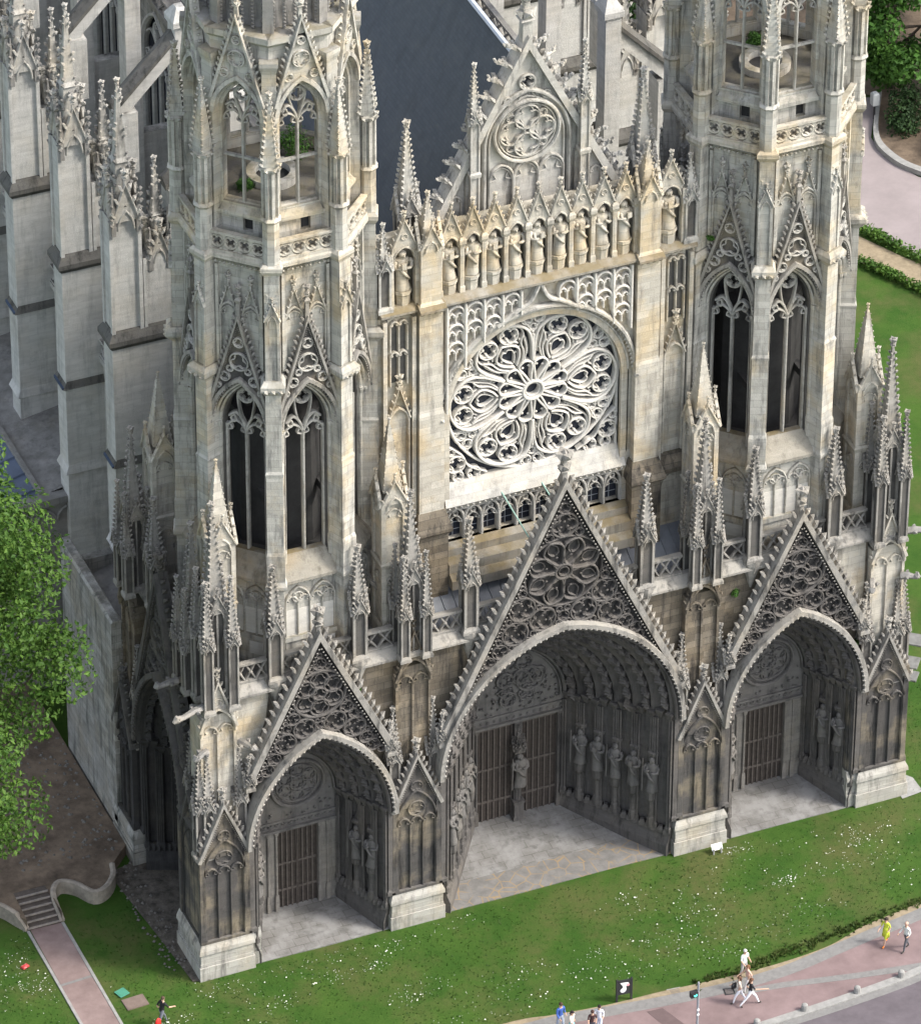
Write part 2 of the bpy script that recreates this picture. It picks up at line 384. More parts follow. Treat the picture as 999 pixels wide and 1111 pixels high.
def statue_mesh(seed, mats, h=1.0):
    """robed figure, one continuous body, unit height"""
    R = random.Random(seed); mb = MB(); mb.smooth = True; n = 12
    lean = R.uniform(-.02, .02); hold = R.choice((-1, 1)); prof = [(0,.150,.125),(.03,.155,.13),(.16,.130,.108),(.34,.122,.1),(.5,.118,.098),(.6,.118,.095),(.7,.132,.1),(.775,.145,.092),(.81,.125,.08),(.835,.062,.055),(.855,.052,.05),(.87,.066,.066),(.905,.076,.08),(.95,.07,.074),(.985,.045,.048),(1,.012,.012)]
    secs = []
    for z, a, b in prof:
        cx = lean*SIN(z*PI)*2; fold = .1 if z < .6 else (.04 if z < .8 else 0)
        secs.append([(cx + a*(1+fold*SIN(5*t+seed+z*3))*COS(t), b*(1+fold*COS(4*t+seed*2))*SIN(t), z) for t in (2*PI*k/n for k in range(n))])
    mb.loft(secs)
    for sg in (-1, 1):      # arms folded to the chest, one holding a book or staff
        e = (sg*.165, -.05, .60); hnd = (sg*.03, -.135, .62 + (.07 if sg == hold else 0))
        mb.tube([(sg*.12, -.01, .77), (sg*.16, -.02, .69), e, (sg*.1, -.11, .605), hnd], [.045,.05,.045,.036,.026], 7)
    mb.tube([(-.07,-.02,.79),(-.1,-.1,.62),(.02,-.12,.42),(.1,-.09,.3)], [.03,.035,.035,.02], 5)     # mantle fold
    mb.tube([(0,-.075,.935),(0,-.088,.91),(0,-.082,.87)], [.012,.016,.03], 5)                         # nose and beard
    mb.smooth = False
    if seed % 2: mb.box(hold*.03-.045, hold*.03+.045, -.175, -.135, .62, .76)
    else: mb.tube([(hold*.2,-.1,.0),(hold*.19,-.1,.98)], .014, 5)
    return mb.mesh('statue', mats)
# ------------------------------------------------------------------ the abbey church
CH = empty('abbey_church')
tag(CH, 'pale gothic abbey church with twin octagonal towers, rose window and blackened triple porch', 'church')
XT, YT = 12.16, 5.56            # tower centres (+-XT, YT)
ZTER = 16.25                    # terrace over the porch

# ---- porch piers: square blocks between the portals, with a panelled front and a gablet
def pier_mesh(w, d, two=True):
    mb = MB(); h = w/2
    mb.cur = 0      # plinth
    for z0, z1, o in ((-.6,.75,.16),(.75,.95,.10),(.95,1.55,.08)): mb.box(-h-o, h+o, -o, d, z0, z1)
    mb.loft([[(-h-.17,-.17,1.55),(h+.17,-.17,1.55),(h+.17,d,1.55),(-h-.17,d,1.55)],[(-h-.15,-.15,1.75),(h+.15,-.15,1.75),(h+.15,d,1.75),(-h-.15,d,1.75)],[(-h,.0,2.1),(h,.0,2.1),(h,d,2.1),(-h,d,2.1)]])
    mb.cur = 1      # panelled body
    mb.box(-h+.12, h-.12, .16, d, 2.1, 8.3)
    for sg in (-1, 1):
        mb.stack(sg*(h-.13), .13, [(2.1,.17),(2.35,.17),(2.5,.13),(8.0,.13)])
        mb.stack(sg*(h-.13), d-.2, [(2.1,.13),(8.0,.13)])
    blind_lancets(mb, -h+.28, h-.28, 3, 2.2, 6.55, .03, .2, .085)
    foil(mb, 0, 7.0, .42, 3, .08, .04, .2); mb.bar(pointed(0, h-.22, 6.2, 1.9, 8), .12, .0, .2)
    mb.loft([[(-h,.12,8.3),(h,.12,8.3),(h,d,8.3),(-h,d,8.3)],[(-h*.7,.5,9.3),(h*.7,.5,9.3),(h*.7,d,9.3),(-h*.7,d,9.3)]])
    mb.plate([[(-h, 7.1), (h, 7.1), (0, 10.2)]], .10, .34); foil(mb, 0, 8.35, .3, 3, .07, .02, .12)
    mb.box(-h-.05, h+.05, -.05, .12, 2.08, 2.22)
    return mb
def pier_rake(w):
    mb = MB(); h = w/2
    rake(mb, h*1.02, 7.1, 10.25, .2, -.1, .4, .17, .36); finial(mb, 0, .12, 10.2, .95, .3)
    return mb
def pier_stage(w, zt, zg, y=.45):
    """panelled buttress above a pier, closed by a little gable"""
    mb = MB(); h = w/2
    mb.box(-h+.1, h-.1, y+.14, y+1.3, 8.0, zt)
    for sg in (-1, 1): mb.box(sg*h-.11 if sg > 0 else -h-.02, sg*h+.02 if sg > 0 else -h+.11, y, y+1.35, 8.0, zt)
    mb.box(-.055, .055, y+.03, y+.2, 9.0, zg-2.9)
    for sg in (-1, 1): light_head(mb, sg*(h-.1)/2, (h-.1)/2, zg-3.1, .09, y+.02, y+.2)
    mb.bar(pointed(0, h-.02, zg-3.0, 1.45, 8), .16, y-.12, y+.2)
    mb.plate([gable_panel(h*1.02, zg-2.6, zg, pointed(0, h-.02, zg-3.0, 1.45, 8))[0]], y+.0, y+.2)
    mb.bar([(-h*1.04, zg-2.7), (0, zg+.05), (h*1.04, zg-2.7)], .16, y-.16, y+.25, flat=True)
    for sg in (-1, 1): crock_line(mb, (sg*h*1.06, zg-2.65), (sg*.05, zg), y, .13, .42, (sg*.95, 0, .4))
    finial(mb, 0, y, zg, .8, .24); foil(mb, 0, zg-1.25, .26, 3, .07, y-.06, y+.1)
    return mb
MP_IN, MP_OUT = pier_mesh(2.5, 3.0).mesh('porch_pier', [S_PLINTH, S_SOOT]), pier_mesh(2.5, 3.0).mesh('porch_pier', [S_PLINTH, S_SOOT])
MP_BLK = pier_mesh(2.5, 3.0).mesh('porch_pier', [S_STREAK, S_CREV2]); MR_BLK = pier_rake(2.5).mesh('gable', [S_CREV])
MR = pier_rake(2.5).mesh('gable', [S_RAKE])
MST_IN = pier_stage(1.75, 15.2, 17.3).mesh('buttress', [S_WALL]); MST_OUT = pier_stage(1.75, 15.2, 17.2).mesh('buttress', [S_PALE])
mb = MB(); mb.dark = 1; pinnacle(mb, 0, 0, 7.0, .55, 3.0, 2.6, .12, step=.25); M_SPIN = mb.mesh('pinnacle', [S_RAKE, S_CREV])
def porch_pier(x, y, rz, inner, blk=False):
    o = bpy.data.objects.new('porch_pier', MP_BLK if blk else MP_IN if inner else MP_OUT); COL.objects.link(o); o.parent = CH; o.location = (x, y, 0); o.rotation_euler = (0,0,rz)
    for nm, me, l in (('gable', MR_BLK if blk else MR, (0,0,0)), ('pinnacle', M_SPIN, (-1.0,.55,0)), ('pinnacle', M_SPIN, (1.0,.55,0))):
        obj(nm, me, None, o, l)
    return o
for sg in (-1, 1):
    a = porch_pier(sg*7.45, 0, 0, True); obj('buttress', MST_IN, None, a)
    b = porch_pier(sg*17.25, 0, 0, False); obj('buttress', MST_OUT, None, b, (0,0,0))
    c = porch_pier(sg*18.42, 1.47, -sg*-PI/2 if sg > 0 else -PI/2, False, sg < 0)
    d = porch_pier(sg*18.42, 10.6, PI/2 if sg > 0 else -PI/2, False, sg < 0); obj('buttress', MST_IN, None, d)

# ---- portals
def pack_foils(mb, bw, zb, za, aw, azs, arise, seeds, rmax, y0, y1):
    """fill the field between the rakes and the arch with foiled circles that touch one another"""
    A = pointed(0, aw, azs, arise, 18); L = math.hypot(bw, za-zb); C = list(seeds); out = []
    def room(x, z):
        d = ((za-zb)*(bw-abs(x)) - bw*(z-zb))/L
        for p in A:
            d = min(d, math.hypot(p[0]-x, p[1]-z))
        if abs(x) < aw:
            k = min(range(len(A)-1), key=lambda i: abs((A[i][0]+A[i+1][0])/2-x))
            if z < (A[k][1]+A[k+1][1])/2: return -1
        for cx, cz, r in C: d = min(d, math.hypot(cx-x, cz-z)-r)
        return d
    for rt_ in (rmax, rmax*.78, rmax*.6, rmax*.45, rmax*.34, rmax*.25, rmax*.19):
        x = 0.0
        while x < bw:
            z = zb
            while z < za:
                if room(x, z) >= rt_ - 1e-6 and (x == 0 or x > rt_*.98):
                    for sg in ((-1, 1) if x > 0 else (1,)): C.append((sg*x, z, rt_)); out.append((sg*x, z, rt_))
                z += .07
            x += .07
    for cx, cz, r in out:
        foil(mb, cx, cz, r, 3 if r < .5 else 4, max(.045, .17*r), y0, y1, PI/2 + cx)
        if r > .3:
            for a in range(3): mb.knob((cx+r*.3*COS(PI/2+2*PI*a/3), y0+.08, cz+r*.3*SIN(PI/2+2*PI*a/3)), r*.12)
    return out
def portal(hw, rise, zs, hwi, risei, zsi, depth, orders, zg, zfoot, name, door_h, central=False, rz=0.0, loc=(0,0,0), black=False):
    M1, M2, M3, M4 = (S_CREV2, S_CREV2, S_CREV, S_CREV) if black else (S_DEEP, S_CARVE, S_RAKE, S_DEEP)
    root = empty(name, loc, rz, CH)
    # splayed arch orders, rolls and hollows, one continuous skin
    mb = MB(); zb = 1.35
    prof = []
    for k in range(orders):
        t0, t1 = k/orders, (k+1)/orders
        for f, d in ((.0,.0),(.06,.10),(.13,.13),(.20,.09),(.25,-.08),(.38,-.16),(.74,-.16),(.88,-.06)): prof.append((lerp(t0,t1,f), d))
    prof.append((1, 0)); secs = []
    for t, d in prof:
        w = lerp(hw, hwi, t) - d; r = lerp(rise, risei, t) - d; s = lerp(zs, zsi, t); y = .12 + depth*t
        A = pointed(0, w, s, r, 12)
        secs.append([(-w, y, zb), (-w, y, zb+2.2), (-w, y, (zb+s)/2+.8)] + [(p[0], y, p[1]) for p in A] + [(w, y, (zb+s)/2+.8), (w, y, zb+2.2), (w, y, zb)])
    mb.loft(secs, closed=False, caps=False)
    # little figures and foliage up the hollows, canopies, pedestals
    for k in range(orders):
        t = (k+.56)/orders; w = lerp(hw, hwi, t)+.18; r = lerp(rise, risei, t)+.18; s = lerp(zs, zsi, t); y = .12 + depth*t
        A = pointed(0, w, s, r, 16); L = 0; step = .78 if central else .7; nxt = .35
        for i in range(len(A)-1):
            a, b = A[i], A[i+1]; l = math.hypot(b[0]-a[0], b[1]-a[1])
            while nxt < L + l:
                q = (nxt-L)/l; p = (lerp(a[0],b[0],q), lerp(a[1],b[1],q)); sd = -1 if p[0] < 0 else 1
                tx, tz = (b[0]-a[0])/l*-sd, (b[1]-a[1])/l*-sd
                if tz < 0: tx, tz = -tx, -tz
                nx, nz = -tz*sd, tx*sd
                for o, rr in ((-.28,.19),(-.10,.27),(.08,.25),(.22,.17),(.34,.14)):
                    mb.knob((p[0]+tx*o+nx*.24, y-.12, p[1]+tz*o+nz*.24), rr*random.uniform(.85,1.1))
                mb.crocket((p[0]-tx*.40+nx*.08, y-.05, p[1]-tz*.40), (nx, -.6, nz), .30)
                nxt += step
            L += l
    for k in range(orders):      # small capitals where the rolls spring
        t = (k+.13)/orders; w = lerp(hw,hwi,t)-.1; s_ = lerp(zs,zsi,t)
        for sg in (-1, 1):
            for dt in (0, .55/orders): mb.stack(sg*(lerp(hw,hwi,t+dt)-.08), .12+depth*(t+dt), [(s_-.45,.10),(s_-.3,.13),(s_-.12,.2),(s_,.2)], .5*sg)
    for k in range(orders):      # colonnettes between the figures
        for dt in (.04, .17, .80, .93):
            t = (k+dt)/orders; s_ = lerp(zs,zsi,t)
            for sg in (-1, 1): mb.ngon(sg*(lerp(hw,hwi,t)-.13), .06+depth*t, 6, [(1.35,.11),(1.6,.11),(1.7,.055),(s_-.4,.055)])
    # jamb foot: sloping bench with bases of the shafts
    for sg in (-1, 1):
        q = [(sg*(hw-.05), .1), (sg*(hwi-.02), .12+depth), (sg*(hwi+.55), .5+depth), (sg*(hw+.3), .5)]
        q2 = [(sg*(hw-.30), -.0), (sg*(hwi-.20), .02+depth), (sg*(hwi+.5), .5+depth), (sg*(hw+.3), .5)]
        for z0, z1, P in ((-.5,.55,q2),): mb.prism(P, z0, z1)
        mb.loft([[(p[0],p[1],.55) for p in q2], [(p[0],p[1],1.36) for p in q]])
        m = orders*3
        for i in range(m):
            t = (i+.5)/m; mb.stack(sg*(lerp(hw,hwi,t)-.1), .12+depth*t, [(1.2,.16),(1.4,.16),(1.55,.09)], math.atan2(depth, hw-hwi)*sg)
    obj('archivolt', mb, [M1], root)
    # back wall, tympanum, lintel, doorway
    zl = door_h
    mb = MB(); yb = depth + .15
    A = pointed(0, hwi+.1, zsi, risei+.1, 10)
    mb.plate([[(-hwi-.1, zl)] + A + [(hwi+.1, zl)]], yb, yb+.3)
    mb.box(-hwi-.1, hwi+.1, yb-.16, yb+.1, zl-.02, zl+.12); mb.box(-hwi-.1, hwi+.1, yb-.10, yb+.1, zl+.5, zl+.62)
    n = int(hwi*2/.34)
    for i in range(n):
        cx = -hwi + (i+.5)*2*hwi/n; light_head(mb, cx, hwi/n, zl+.25, .06, yb-.08, yb+.02) if not central else mb.knob((cx, yb-.05, zl+.3), .09)
    zc = (zl+.75 + zsi+risei)/2 - .15; rc = min(hwi*.64, (zsi+risei-zl-.6)*.36)
    if central:
        R = random.Random(3)
        for i in range(9):
            px, pz = R.uniform(-.9,.9), R.uniform(-1,1); foil(mb, px*hwi*.62, zc+pz*rc*.8, .42, R.choice((3,4)), .09, yb-.15, yb+.02, ring=i % 2 == 0)
        for i in range(150):
            px, pz = R.uniform(-hwi,hwi), R.uniform(zl+.7, zsi+risei-.4)
            if abs(px) < hwi*(1-(max(0,pz-zsi)/risei)**1.6)-.15: mb.crocket((px, yb-.02, pz), (R.uniform(-.6,.6), -1, R.uniform(-.3,.5)), R.uniform(.07,.13))
        foil(mb, .6, zc-.1, .7, 5, .1, yb-.16, yb+.02)
    else:
        mb.bar(circ(0, zc, rc, 28), .16, yb-.2, yb+.02, True); mb.bar(circ(0, zc, rc*.8, 24), .07, yb-.12, yb+.02, True); balls(mb, circ(0, zc, rc*.9, 30)+[(rc*.9, zc)], yb-.08, .045, .16)
        foil(mb, 0, zc, rc*.26, 4, .07, yb-.13, yb+.02)
        for i in range(6):
            t = PI/2+i*PI/3; foil(mb, rc*.52*COS(t), zc+rc*.52*SIN(t), rc*.25, 3, .06, yb-.12, yb+.02, t)
        R = random.Random(5)
        for i in range(90):
            px, pz = R.uniform(-hwi,hwi), R.uniform(zl+.7, zsi+risei-.2)
            if abs(px) < hwi*(1-(max(0,pz-zsi)/risei)**1.6)-.1 and math.hypot(px, pz-zc) > rc*1.1: mb.crocket((px, yb-.02, pz), (R.uniform(-.6,.6), -1, R.uniform(-.3,.5)), R.uniform(.05,.1))
    mb.bar(pointed(0, hwi-.02, zsi, risei-.02, 12), .2, yb-.3, yb+.05); mb.bar(pointed(0, hwi-.22, zsi, risei-.24, 12), .1, yb-.18, yb+.05)
    obj('tympanum', mb, [M2], root)
    dw = hwi*.86 if central else min(hwi*.8, 1.03)
    mb = MB()
    for sg in (-1, 1):
        mb.box(min(sg*dw, sg*(hwi+.12)), max(sg*dw, sg*(hwi+.12)), yb-.02, yb+.3, 0, zl)
        for q, e in ((.08, 0), (.5, .01)) if not central else ((.06, 0), (.27, .01)):
            mb.ngon(sg*(dw+q), yb-.05+e, 8, [(1.2,.07),(zl-.25,.07)]); mb.stack(sg*(dw+q), yb-.05+e, [(zl-.25,.07),(zl-.1,.10),(zl-.03,.10)]); mb.stack(sg*(dw+q), yb-.05+e, [(0,.10),(.9,.10),(1.2,.08)])
    mb.box(-hwi-.1, hwi+.1, yb+.32, yb+.5, -.3, zl+.2)
    obj('door_jamb', mb, [M1 if black or central else S_JAMB], root)
    for sg in ((-1, 1)):
        mb = MB(); x0, x1 = (-dw, -.02) if sg < 0 else (.02, dw)
        if central: x0, x1 = (-dw, -.26) if sg < 0 else (.26, dw)
        mb.box(x0, x1, yb+.12, yb+.22, 0, zl-.02)
        mb.cur = 1; k = 6 if central else 4; d = (x1-x0)/k
        for i in range(k+1): mb.box(x0+i*d-.035, x0+i*d+.035, yb+.055, yb+.13, .02, zl-.05)
        for z in ((.12,1.6,3.6,zl-.22) if central else (.1,1.3,2.9,zl-.2)):
            mb.box(x0, x1, yb+.07, yb+.128, z-.06, z+.06)
        obj('door', mb, [M_DOOR, M_DOORB], root)
    if central:
        mb = MB(); mb.stack(0, yb-.12, [(0,.33),(.5,.33),(.62,.26),(1.3,.24),(1.4,.3),(1.5,.3)]); mb.stack(0, yb+.05, [(1.5,.2),(zl,.2)])
        mb.ngon(0, yb-.12, 8, [(1.5,.17),(2.2,.17),(2.35,.27),(2.5,.27)]); pinnacle(mb, 0, yb-.16, 4.55, .46, .3, .9, .09, step=.2)
        obj('trumeau', mb, [S_DEEP], root)
    # gable: panel, tracery, rakes
    A = pointed(0, hw+.28, zs-.2, rise+.3, 14)
    mb = MB(); mb.cur = 1; mb.plate(gable_panel(hw+.05, zfoot, zg, A), .30, .5); mb.cur = 0
    w = .12; y0, y1 = .02, .31
    if central:
        zc = 18.95; foil(mb, 0, zc, 1.72, 3, .0001, y0+.2, y1, ring=False) if False else None
        mb.bar(circ(0, zc, 1.98, 36), .1, y0+.03, y1, True); mb.bar(circ(0, zc, .42, 18), .14, y0-.04, y1, True); mb.bar(circ(0, zc, .26, 14), .06, y0, y1, True)
        for i in range(8):
            t = PI/8+i*PI/4; c, s = COS(t), SIN(t)
            def P(r, q): return (r*c - q*s, zc + r*s + q*c)
            mb.bar([P(.42,-.1)] + smooth([P(.44,-.1), P(.95,-.42), P(1.5,-.5), P(1.9,0), P(1.5,.5), P(.95,.42), P(.44,.1)], 3), .1, y0-.02, y1)
            for q in (-1,1): mb.bar(smooth([P(1.8,q*.02), P(1.45,q*.26), P(1.15,q*.2), P(1.05,q*.04)], 3), .05, y0+.1, y1)
            mb.knob(P(.95,0)[:1]+(y0+.05,)+P(.95,0)[1:], .07)
        done = pack_foils(mb, hw-.12, zfoot, zg-.75, hw+.42, zs-.2, rise+.45, [(0,zc,2.0)], .66, y0, y1)
    else:
        k = hw/3.7; zc = zs+rise+2.45*k
        mb.bar(circ(0, zc, 1.42*k, 32), .15, y0, y1, True)
        for i in range(6):
            t = PI/6+i*PI/3
            mb.bar(circ(.86*k*COS(t), zc+.86*k*SIN(t), .5*k, 18), .09, y0+.02, y1, True)
            for a in range(3): mb.bar(arc(.86*k*COS(t)+.17*k*COS(a*2.1+t), zc+.86*k*SIN(t)+.17*k*SIN(a*2.1+t), .2*k, a*2.1+t-1.7, a*2.1+t+1.7, 5), .05, y0+.06, y1)
        foil(mb, 0, zc, .36*k, 3, .08, y0, y1)
        pack_foils(mb, hw-.12, zfoot, zg-.75, hw+.42, zs-.2, rise+.45, [(0,zc,1.5*k)], .55, y0, y1)
    obj('gable_tracery', mb, [M4, S_CREV2], root)
    mb = MB()
    rake(mb, hw+.18, zfoot, zg, .36, -.14, .56, .23, .47)
    finial(mb, 0, .2, zg-.05, 1.7 if central else 1.5, .55 if central else .45)
    H = [p for p in A]; J = [(-hw-.28, zfoot-3)] + H + [(hw+.28, zfoot-3)]
    mb.bar(H, .24, -.34, .5, flat=True); B = pointed(0, hw+.02, zs-.2, rise+.02, 14)
    mb.cur = 1; mb.bar(B, .2, -.16, .4); mb.bar(pointed(0, hw+.16, zs-.2, rise+.16, 14), .1, -.2, .4); mb.cur = 0
    balls(mb, pointed(0, hw+.16, zs-.2, rise+.16, 14), -.30, .1, .3)
    for sg in (-1, 1):
        mb.cur = 1; mb.stack(sg*(hw+.1), .15, [(2.1,.2),(2.3,.2),(2.4,.14),(zs-.2,.14)]); mb.cur = 0; pinnacle(mb, sg*(hw+.12), .1, zfoot-.5, .4, .5, 1.0, .1, step=.22)
    obj('gable', mb, [M3, M1], root)
    return root
P_CEN = portal(6.0, 7.1, 8.7, 2.45, 3.6, 7.4, 5.15, 6, 24.1, 10.9, 'portal', 6.3, True)
for sg in (-1, 1):
    portal(3.45, 5.55, 7.5, 2.1, 3.1, 6.9, 3.05, 4, 18.8, 11.2, 'portal', 5.1, loc=(sg*12.33, 0, 0))
    portal(2.95, 5.9, 8.0, 1.7, 2.8, 6.7, 2.8, 4, 19.6, 11.2, 'portal', 4.9, rz=sg*PI/2, loc=(sg*18.1, 6.0, 0), black=sg < 0)

# ---- block wall over the portals, cornice and terrace
mb = MB()
holes = [[(-5.9,-.2)] + pointed(0, 5.9, 8.4, 7.1, 12) + [(5.9,-.2)]]
for sg in (-1, 1): holes.append([(sg*12.33-3.4,-.2)] + pointed(sg*12.33, 3.4, 7.3, 5.5, 10) + [(sg*12.33+3.4,-.2)])
mb.plate([[(-16.3,-.4),(16.3,-.4),(16.3,15.6),(-16.3,15.6)]] + holes, .85, 1.3)
for sg in (-1, 1):      # return walls to the north and south
    M = TR(sg*17.2, 6.0, 0, sg*PI/2); mb.M = M
    mb.plate([[(-5.2,-.4),(5.2,-.4),(5.2,15.6),(-5.2,15.6)], [(-2.9,-.2)] + pointed(0, 2.9, 7.8, 5.85, 10) + [(2.9,-.2)]], .0, .4)
    mb.M = None
    mb.box(sg*11.6-5.6, sg*11.6+5.6, 11.0, 11.4, -.4, 15.6)
obj('porch_wall', mb, [S_WALL], CH)
for sg in (-1, 1):      # cleaned ashlar beside the outer piers
    mb = MB(); mb.plate([[(sg*16.2, 9.5), (sg*16.2, 15.55), (sg*14.55, 15.55), (sg*14.75, 14.0), (sg*15.4, 12.0), (sg*16.0, 10.2)]], .838, .9)
    obj('ashlar_patch', mb, [S_PALE], CH)
mb = MB()
def cornice_run(pts):
    for (xa, ya), (xb, yb) in zip(pts[:-1], pts[1:]):
        L = math.hypot(xb-xa, yb-ya); mb.M = TR(xa, ya, 0, math.atan2(yb-ya, xb-xa))
        mb.loft([[(0,.1,15.45),(L,.1,15.45),(L,.3,15.45),(0,.3,15.45)],[(0,-.12,15.7),(L,-.12,15.7),(L,.3,15.7),(0,.3,15.7)],[(0,-.42,15.86),(L,-.42,15.86),(L,.3,15.86),(0,.3,15.86)],[(0,-.42,15.98),(L,-.42,15.98),(L,.3,15.98),(0,.3,15.98)],[(0,-.02,16.36),(L,-.02,16.36),(L,.3,16.36),(0,.3,16.36)]])
        n = int(L/.3)
        for i in range(n): mb.crocket(((i+.5)*L/n, -.06, 15.62), (0,-1,.0), .12)
        mb.M = None
cornice_run([(-17.2,11.2),(-17.2,.85),(17.2,.85),(17.2,11.2)])
obj('cornice', mb, [S_RAKE], CH)
mb = MB(); mb.box(-17.1, 17.1, 1.1, 11.2, 16.0, ZTER)
obj('terrace', mb, [S_DARKTOP], CH)
# lead roof over the middle bay, rising to the nave wall, with standing seams
mb = MB()
mb.loft([[(-7.6,1.5,16.27),(7.6,1.5,16.27)],[(-7.6,4.1,17.7),(7.6,4.1,17.7)]], closed=False, caps=False)
for i in range(26):
    x = -7.5+i*.6; mb.loft([[(x-.03,1.5,16.27),(x,1.5,16.33),(x+.03,1.5,16.27)],[(x-.03,4.1,17.7),(x,4.1,17.76),(x+.03,4.1,17.7)]], closed=False, caps=False)
obj('lead_roof', mb, [M_LEAD], CH)
# pierced parapet and its pinnacles
ZB0, ZB1 = 16.36, 17.5
mb = MB()
for a, b in ((-16.2,-14.6),(-14.0,-10.4),(-9.8,-8.3),(-6.5,-4.8),(-4.2,4.2),(4.8,6.5),(8.3,9.8),(10.4,14.0),(14.6,16.2)): xbal(mb, a, b, ZB0, ZB1, .92, 1.08)
for sg in (-1, 1):
    mb.M = TR(sg*17.1, 6.0, 0, sg*PI/2)
    xbal(mb, -3.6, 3.6, ZB0, ZB1, .0, .16); mb.M = None
obj('balustrade', mb, [S_RAKE], CH)
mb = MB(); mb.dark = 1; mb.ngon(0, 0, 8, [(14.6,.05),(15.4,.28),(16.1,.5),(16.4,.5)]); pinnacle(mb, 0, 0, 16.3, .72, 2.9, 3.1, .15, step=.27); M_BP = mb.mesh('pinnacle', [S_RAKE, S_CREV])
for x in (-14.3,-10.1,-4.5,4.5,10.1,14.3): obj('pinnacle', M_BP, None, CH, (x, .82, 0))
for sg in (-1, 1):
    for y in (3.6, 8.4): obj('pinnacle', M_BP, None, CH, (sg*17.3, y, -.4), PI/2)
# clustered corner pinnacles over the piers
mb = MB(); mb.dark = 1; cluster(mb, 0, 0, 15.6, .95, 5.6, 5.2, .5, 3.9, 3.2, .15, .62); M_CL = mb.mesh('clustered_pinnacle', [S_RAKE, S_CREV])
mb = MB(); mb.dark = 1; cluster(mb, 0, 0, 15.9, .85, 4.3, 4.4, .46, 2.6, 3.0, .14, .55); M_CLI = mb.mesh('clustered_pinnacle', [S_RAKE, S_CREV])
# tall plain-spired turrets standing behind them
def turret_mesh():
    mb = MB(); h = .62
    mb.stack(0, 0, [(16.2, h*1.1), (16.9, h*1.1), (17.1, h)]); mb.stack(0, 0, [(17.1, h*.86), (24.3, h*.86)])
    for a in (-1, 1):
        for b in (-1, 1): mb.stack(a*h*.86, b*h*.86, [(17.1,.11),(24.3,.11)])
    mb.stack(0, 0, [(20.3,h*1.0),(20.6,h*1.14),(20.7,h*1.0)])
    for a, b in ((0,-1),(1,0),(0,1),(-1,0)):
        gablet(mb, a*h, b*h, 24.0, h*1.0, 1.35, a, b, .11); M0 = mb.M; mb.M = TR(0,0,0,math.atan2(a,-b)); light_head(mb, 0, h*.7, 19.3, .09, -h*1.0, -h*.84); light_head(mb, 0, h*.7, 23.1, .09, -h*1.0, -h*.84); mb.M = M0
    spire(mb, 0, 0, 24.6, h*.78, 3.5, .07, .3)
    return mb.mesh('turret', [S_PALE])
M_TUR = turret_mesh()
for sg in (-1, 1):
    obj('clustered_pinnacle', M_CL, None, CH, (sg*17.15, .95, 0)); obj('clustered_pinnacle', M_CLI, None, CH, (sg*7.45, .8, 0))
    obj('clustered_pinnacle', M_CLI, None, CH, (sg*17.6, 10.4, 0)); obj('clustered_pinnacle', M_CLI, None, CH, (sg*17.4, 3.1, -.6))
    for dx, dy in ((-4.25,-3.3),(4.25,-3.3),(-4.25,4.2),(4.25,4.2)):
        obj('turret', M_TUR, None, CH, (sg*XT + dx*(1 if sg < 0 else 1), YT+dy, 0))
        # little flying arch from the octagon to the turret
        mb = MB(); L = 1.55; mb.M = TR(sg*XT+dx*.97, YT+dy*.97, 0, math.atan2(-dy, -dx))
        P = [(.2, 18.6), (.75, 19.15), (1.3, 19.75), (1.9, 20.35)]
        mb.loft([[(x, -.14, z-.26), (x, .14, z-.26), (x, .14, z), (x, -.14, z)] for x, z in P]); mb.M = None
        obj('flying_arch', mb, [S_RAKE], CH)
for sg in (-1, 1):
    for g in ((sg*17.9, .4, 16.0, sg*1, -.35, 1.9), (sg*16.3, .2, 13.6, -sg*.5, -1, 1.0), (sg*17.9, .3, 13.4, sg*1, -.6, .9), (sg*18.2, 3.2, 15.6, sg*1, -.1, 1.2)):
        mb = MB(); gargoyle(mb, *g); obj('gargoyle', mb, [S_DARKTOP], CH)
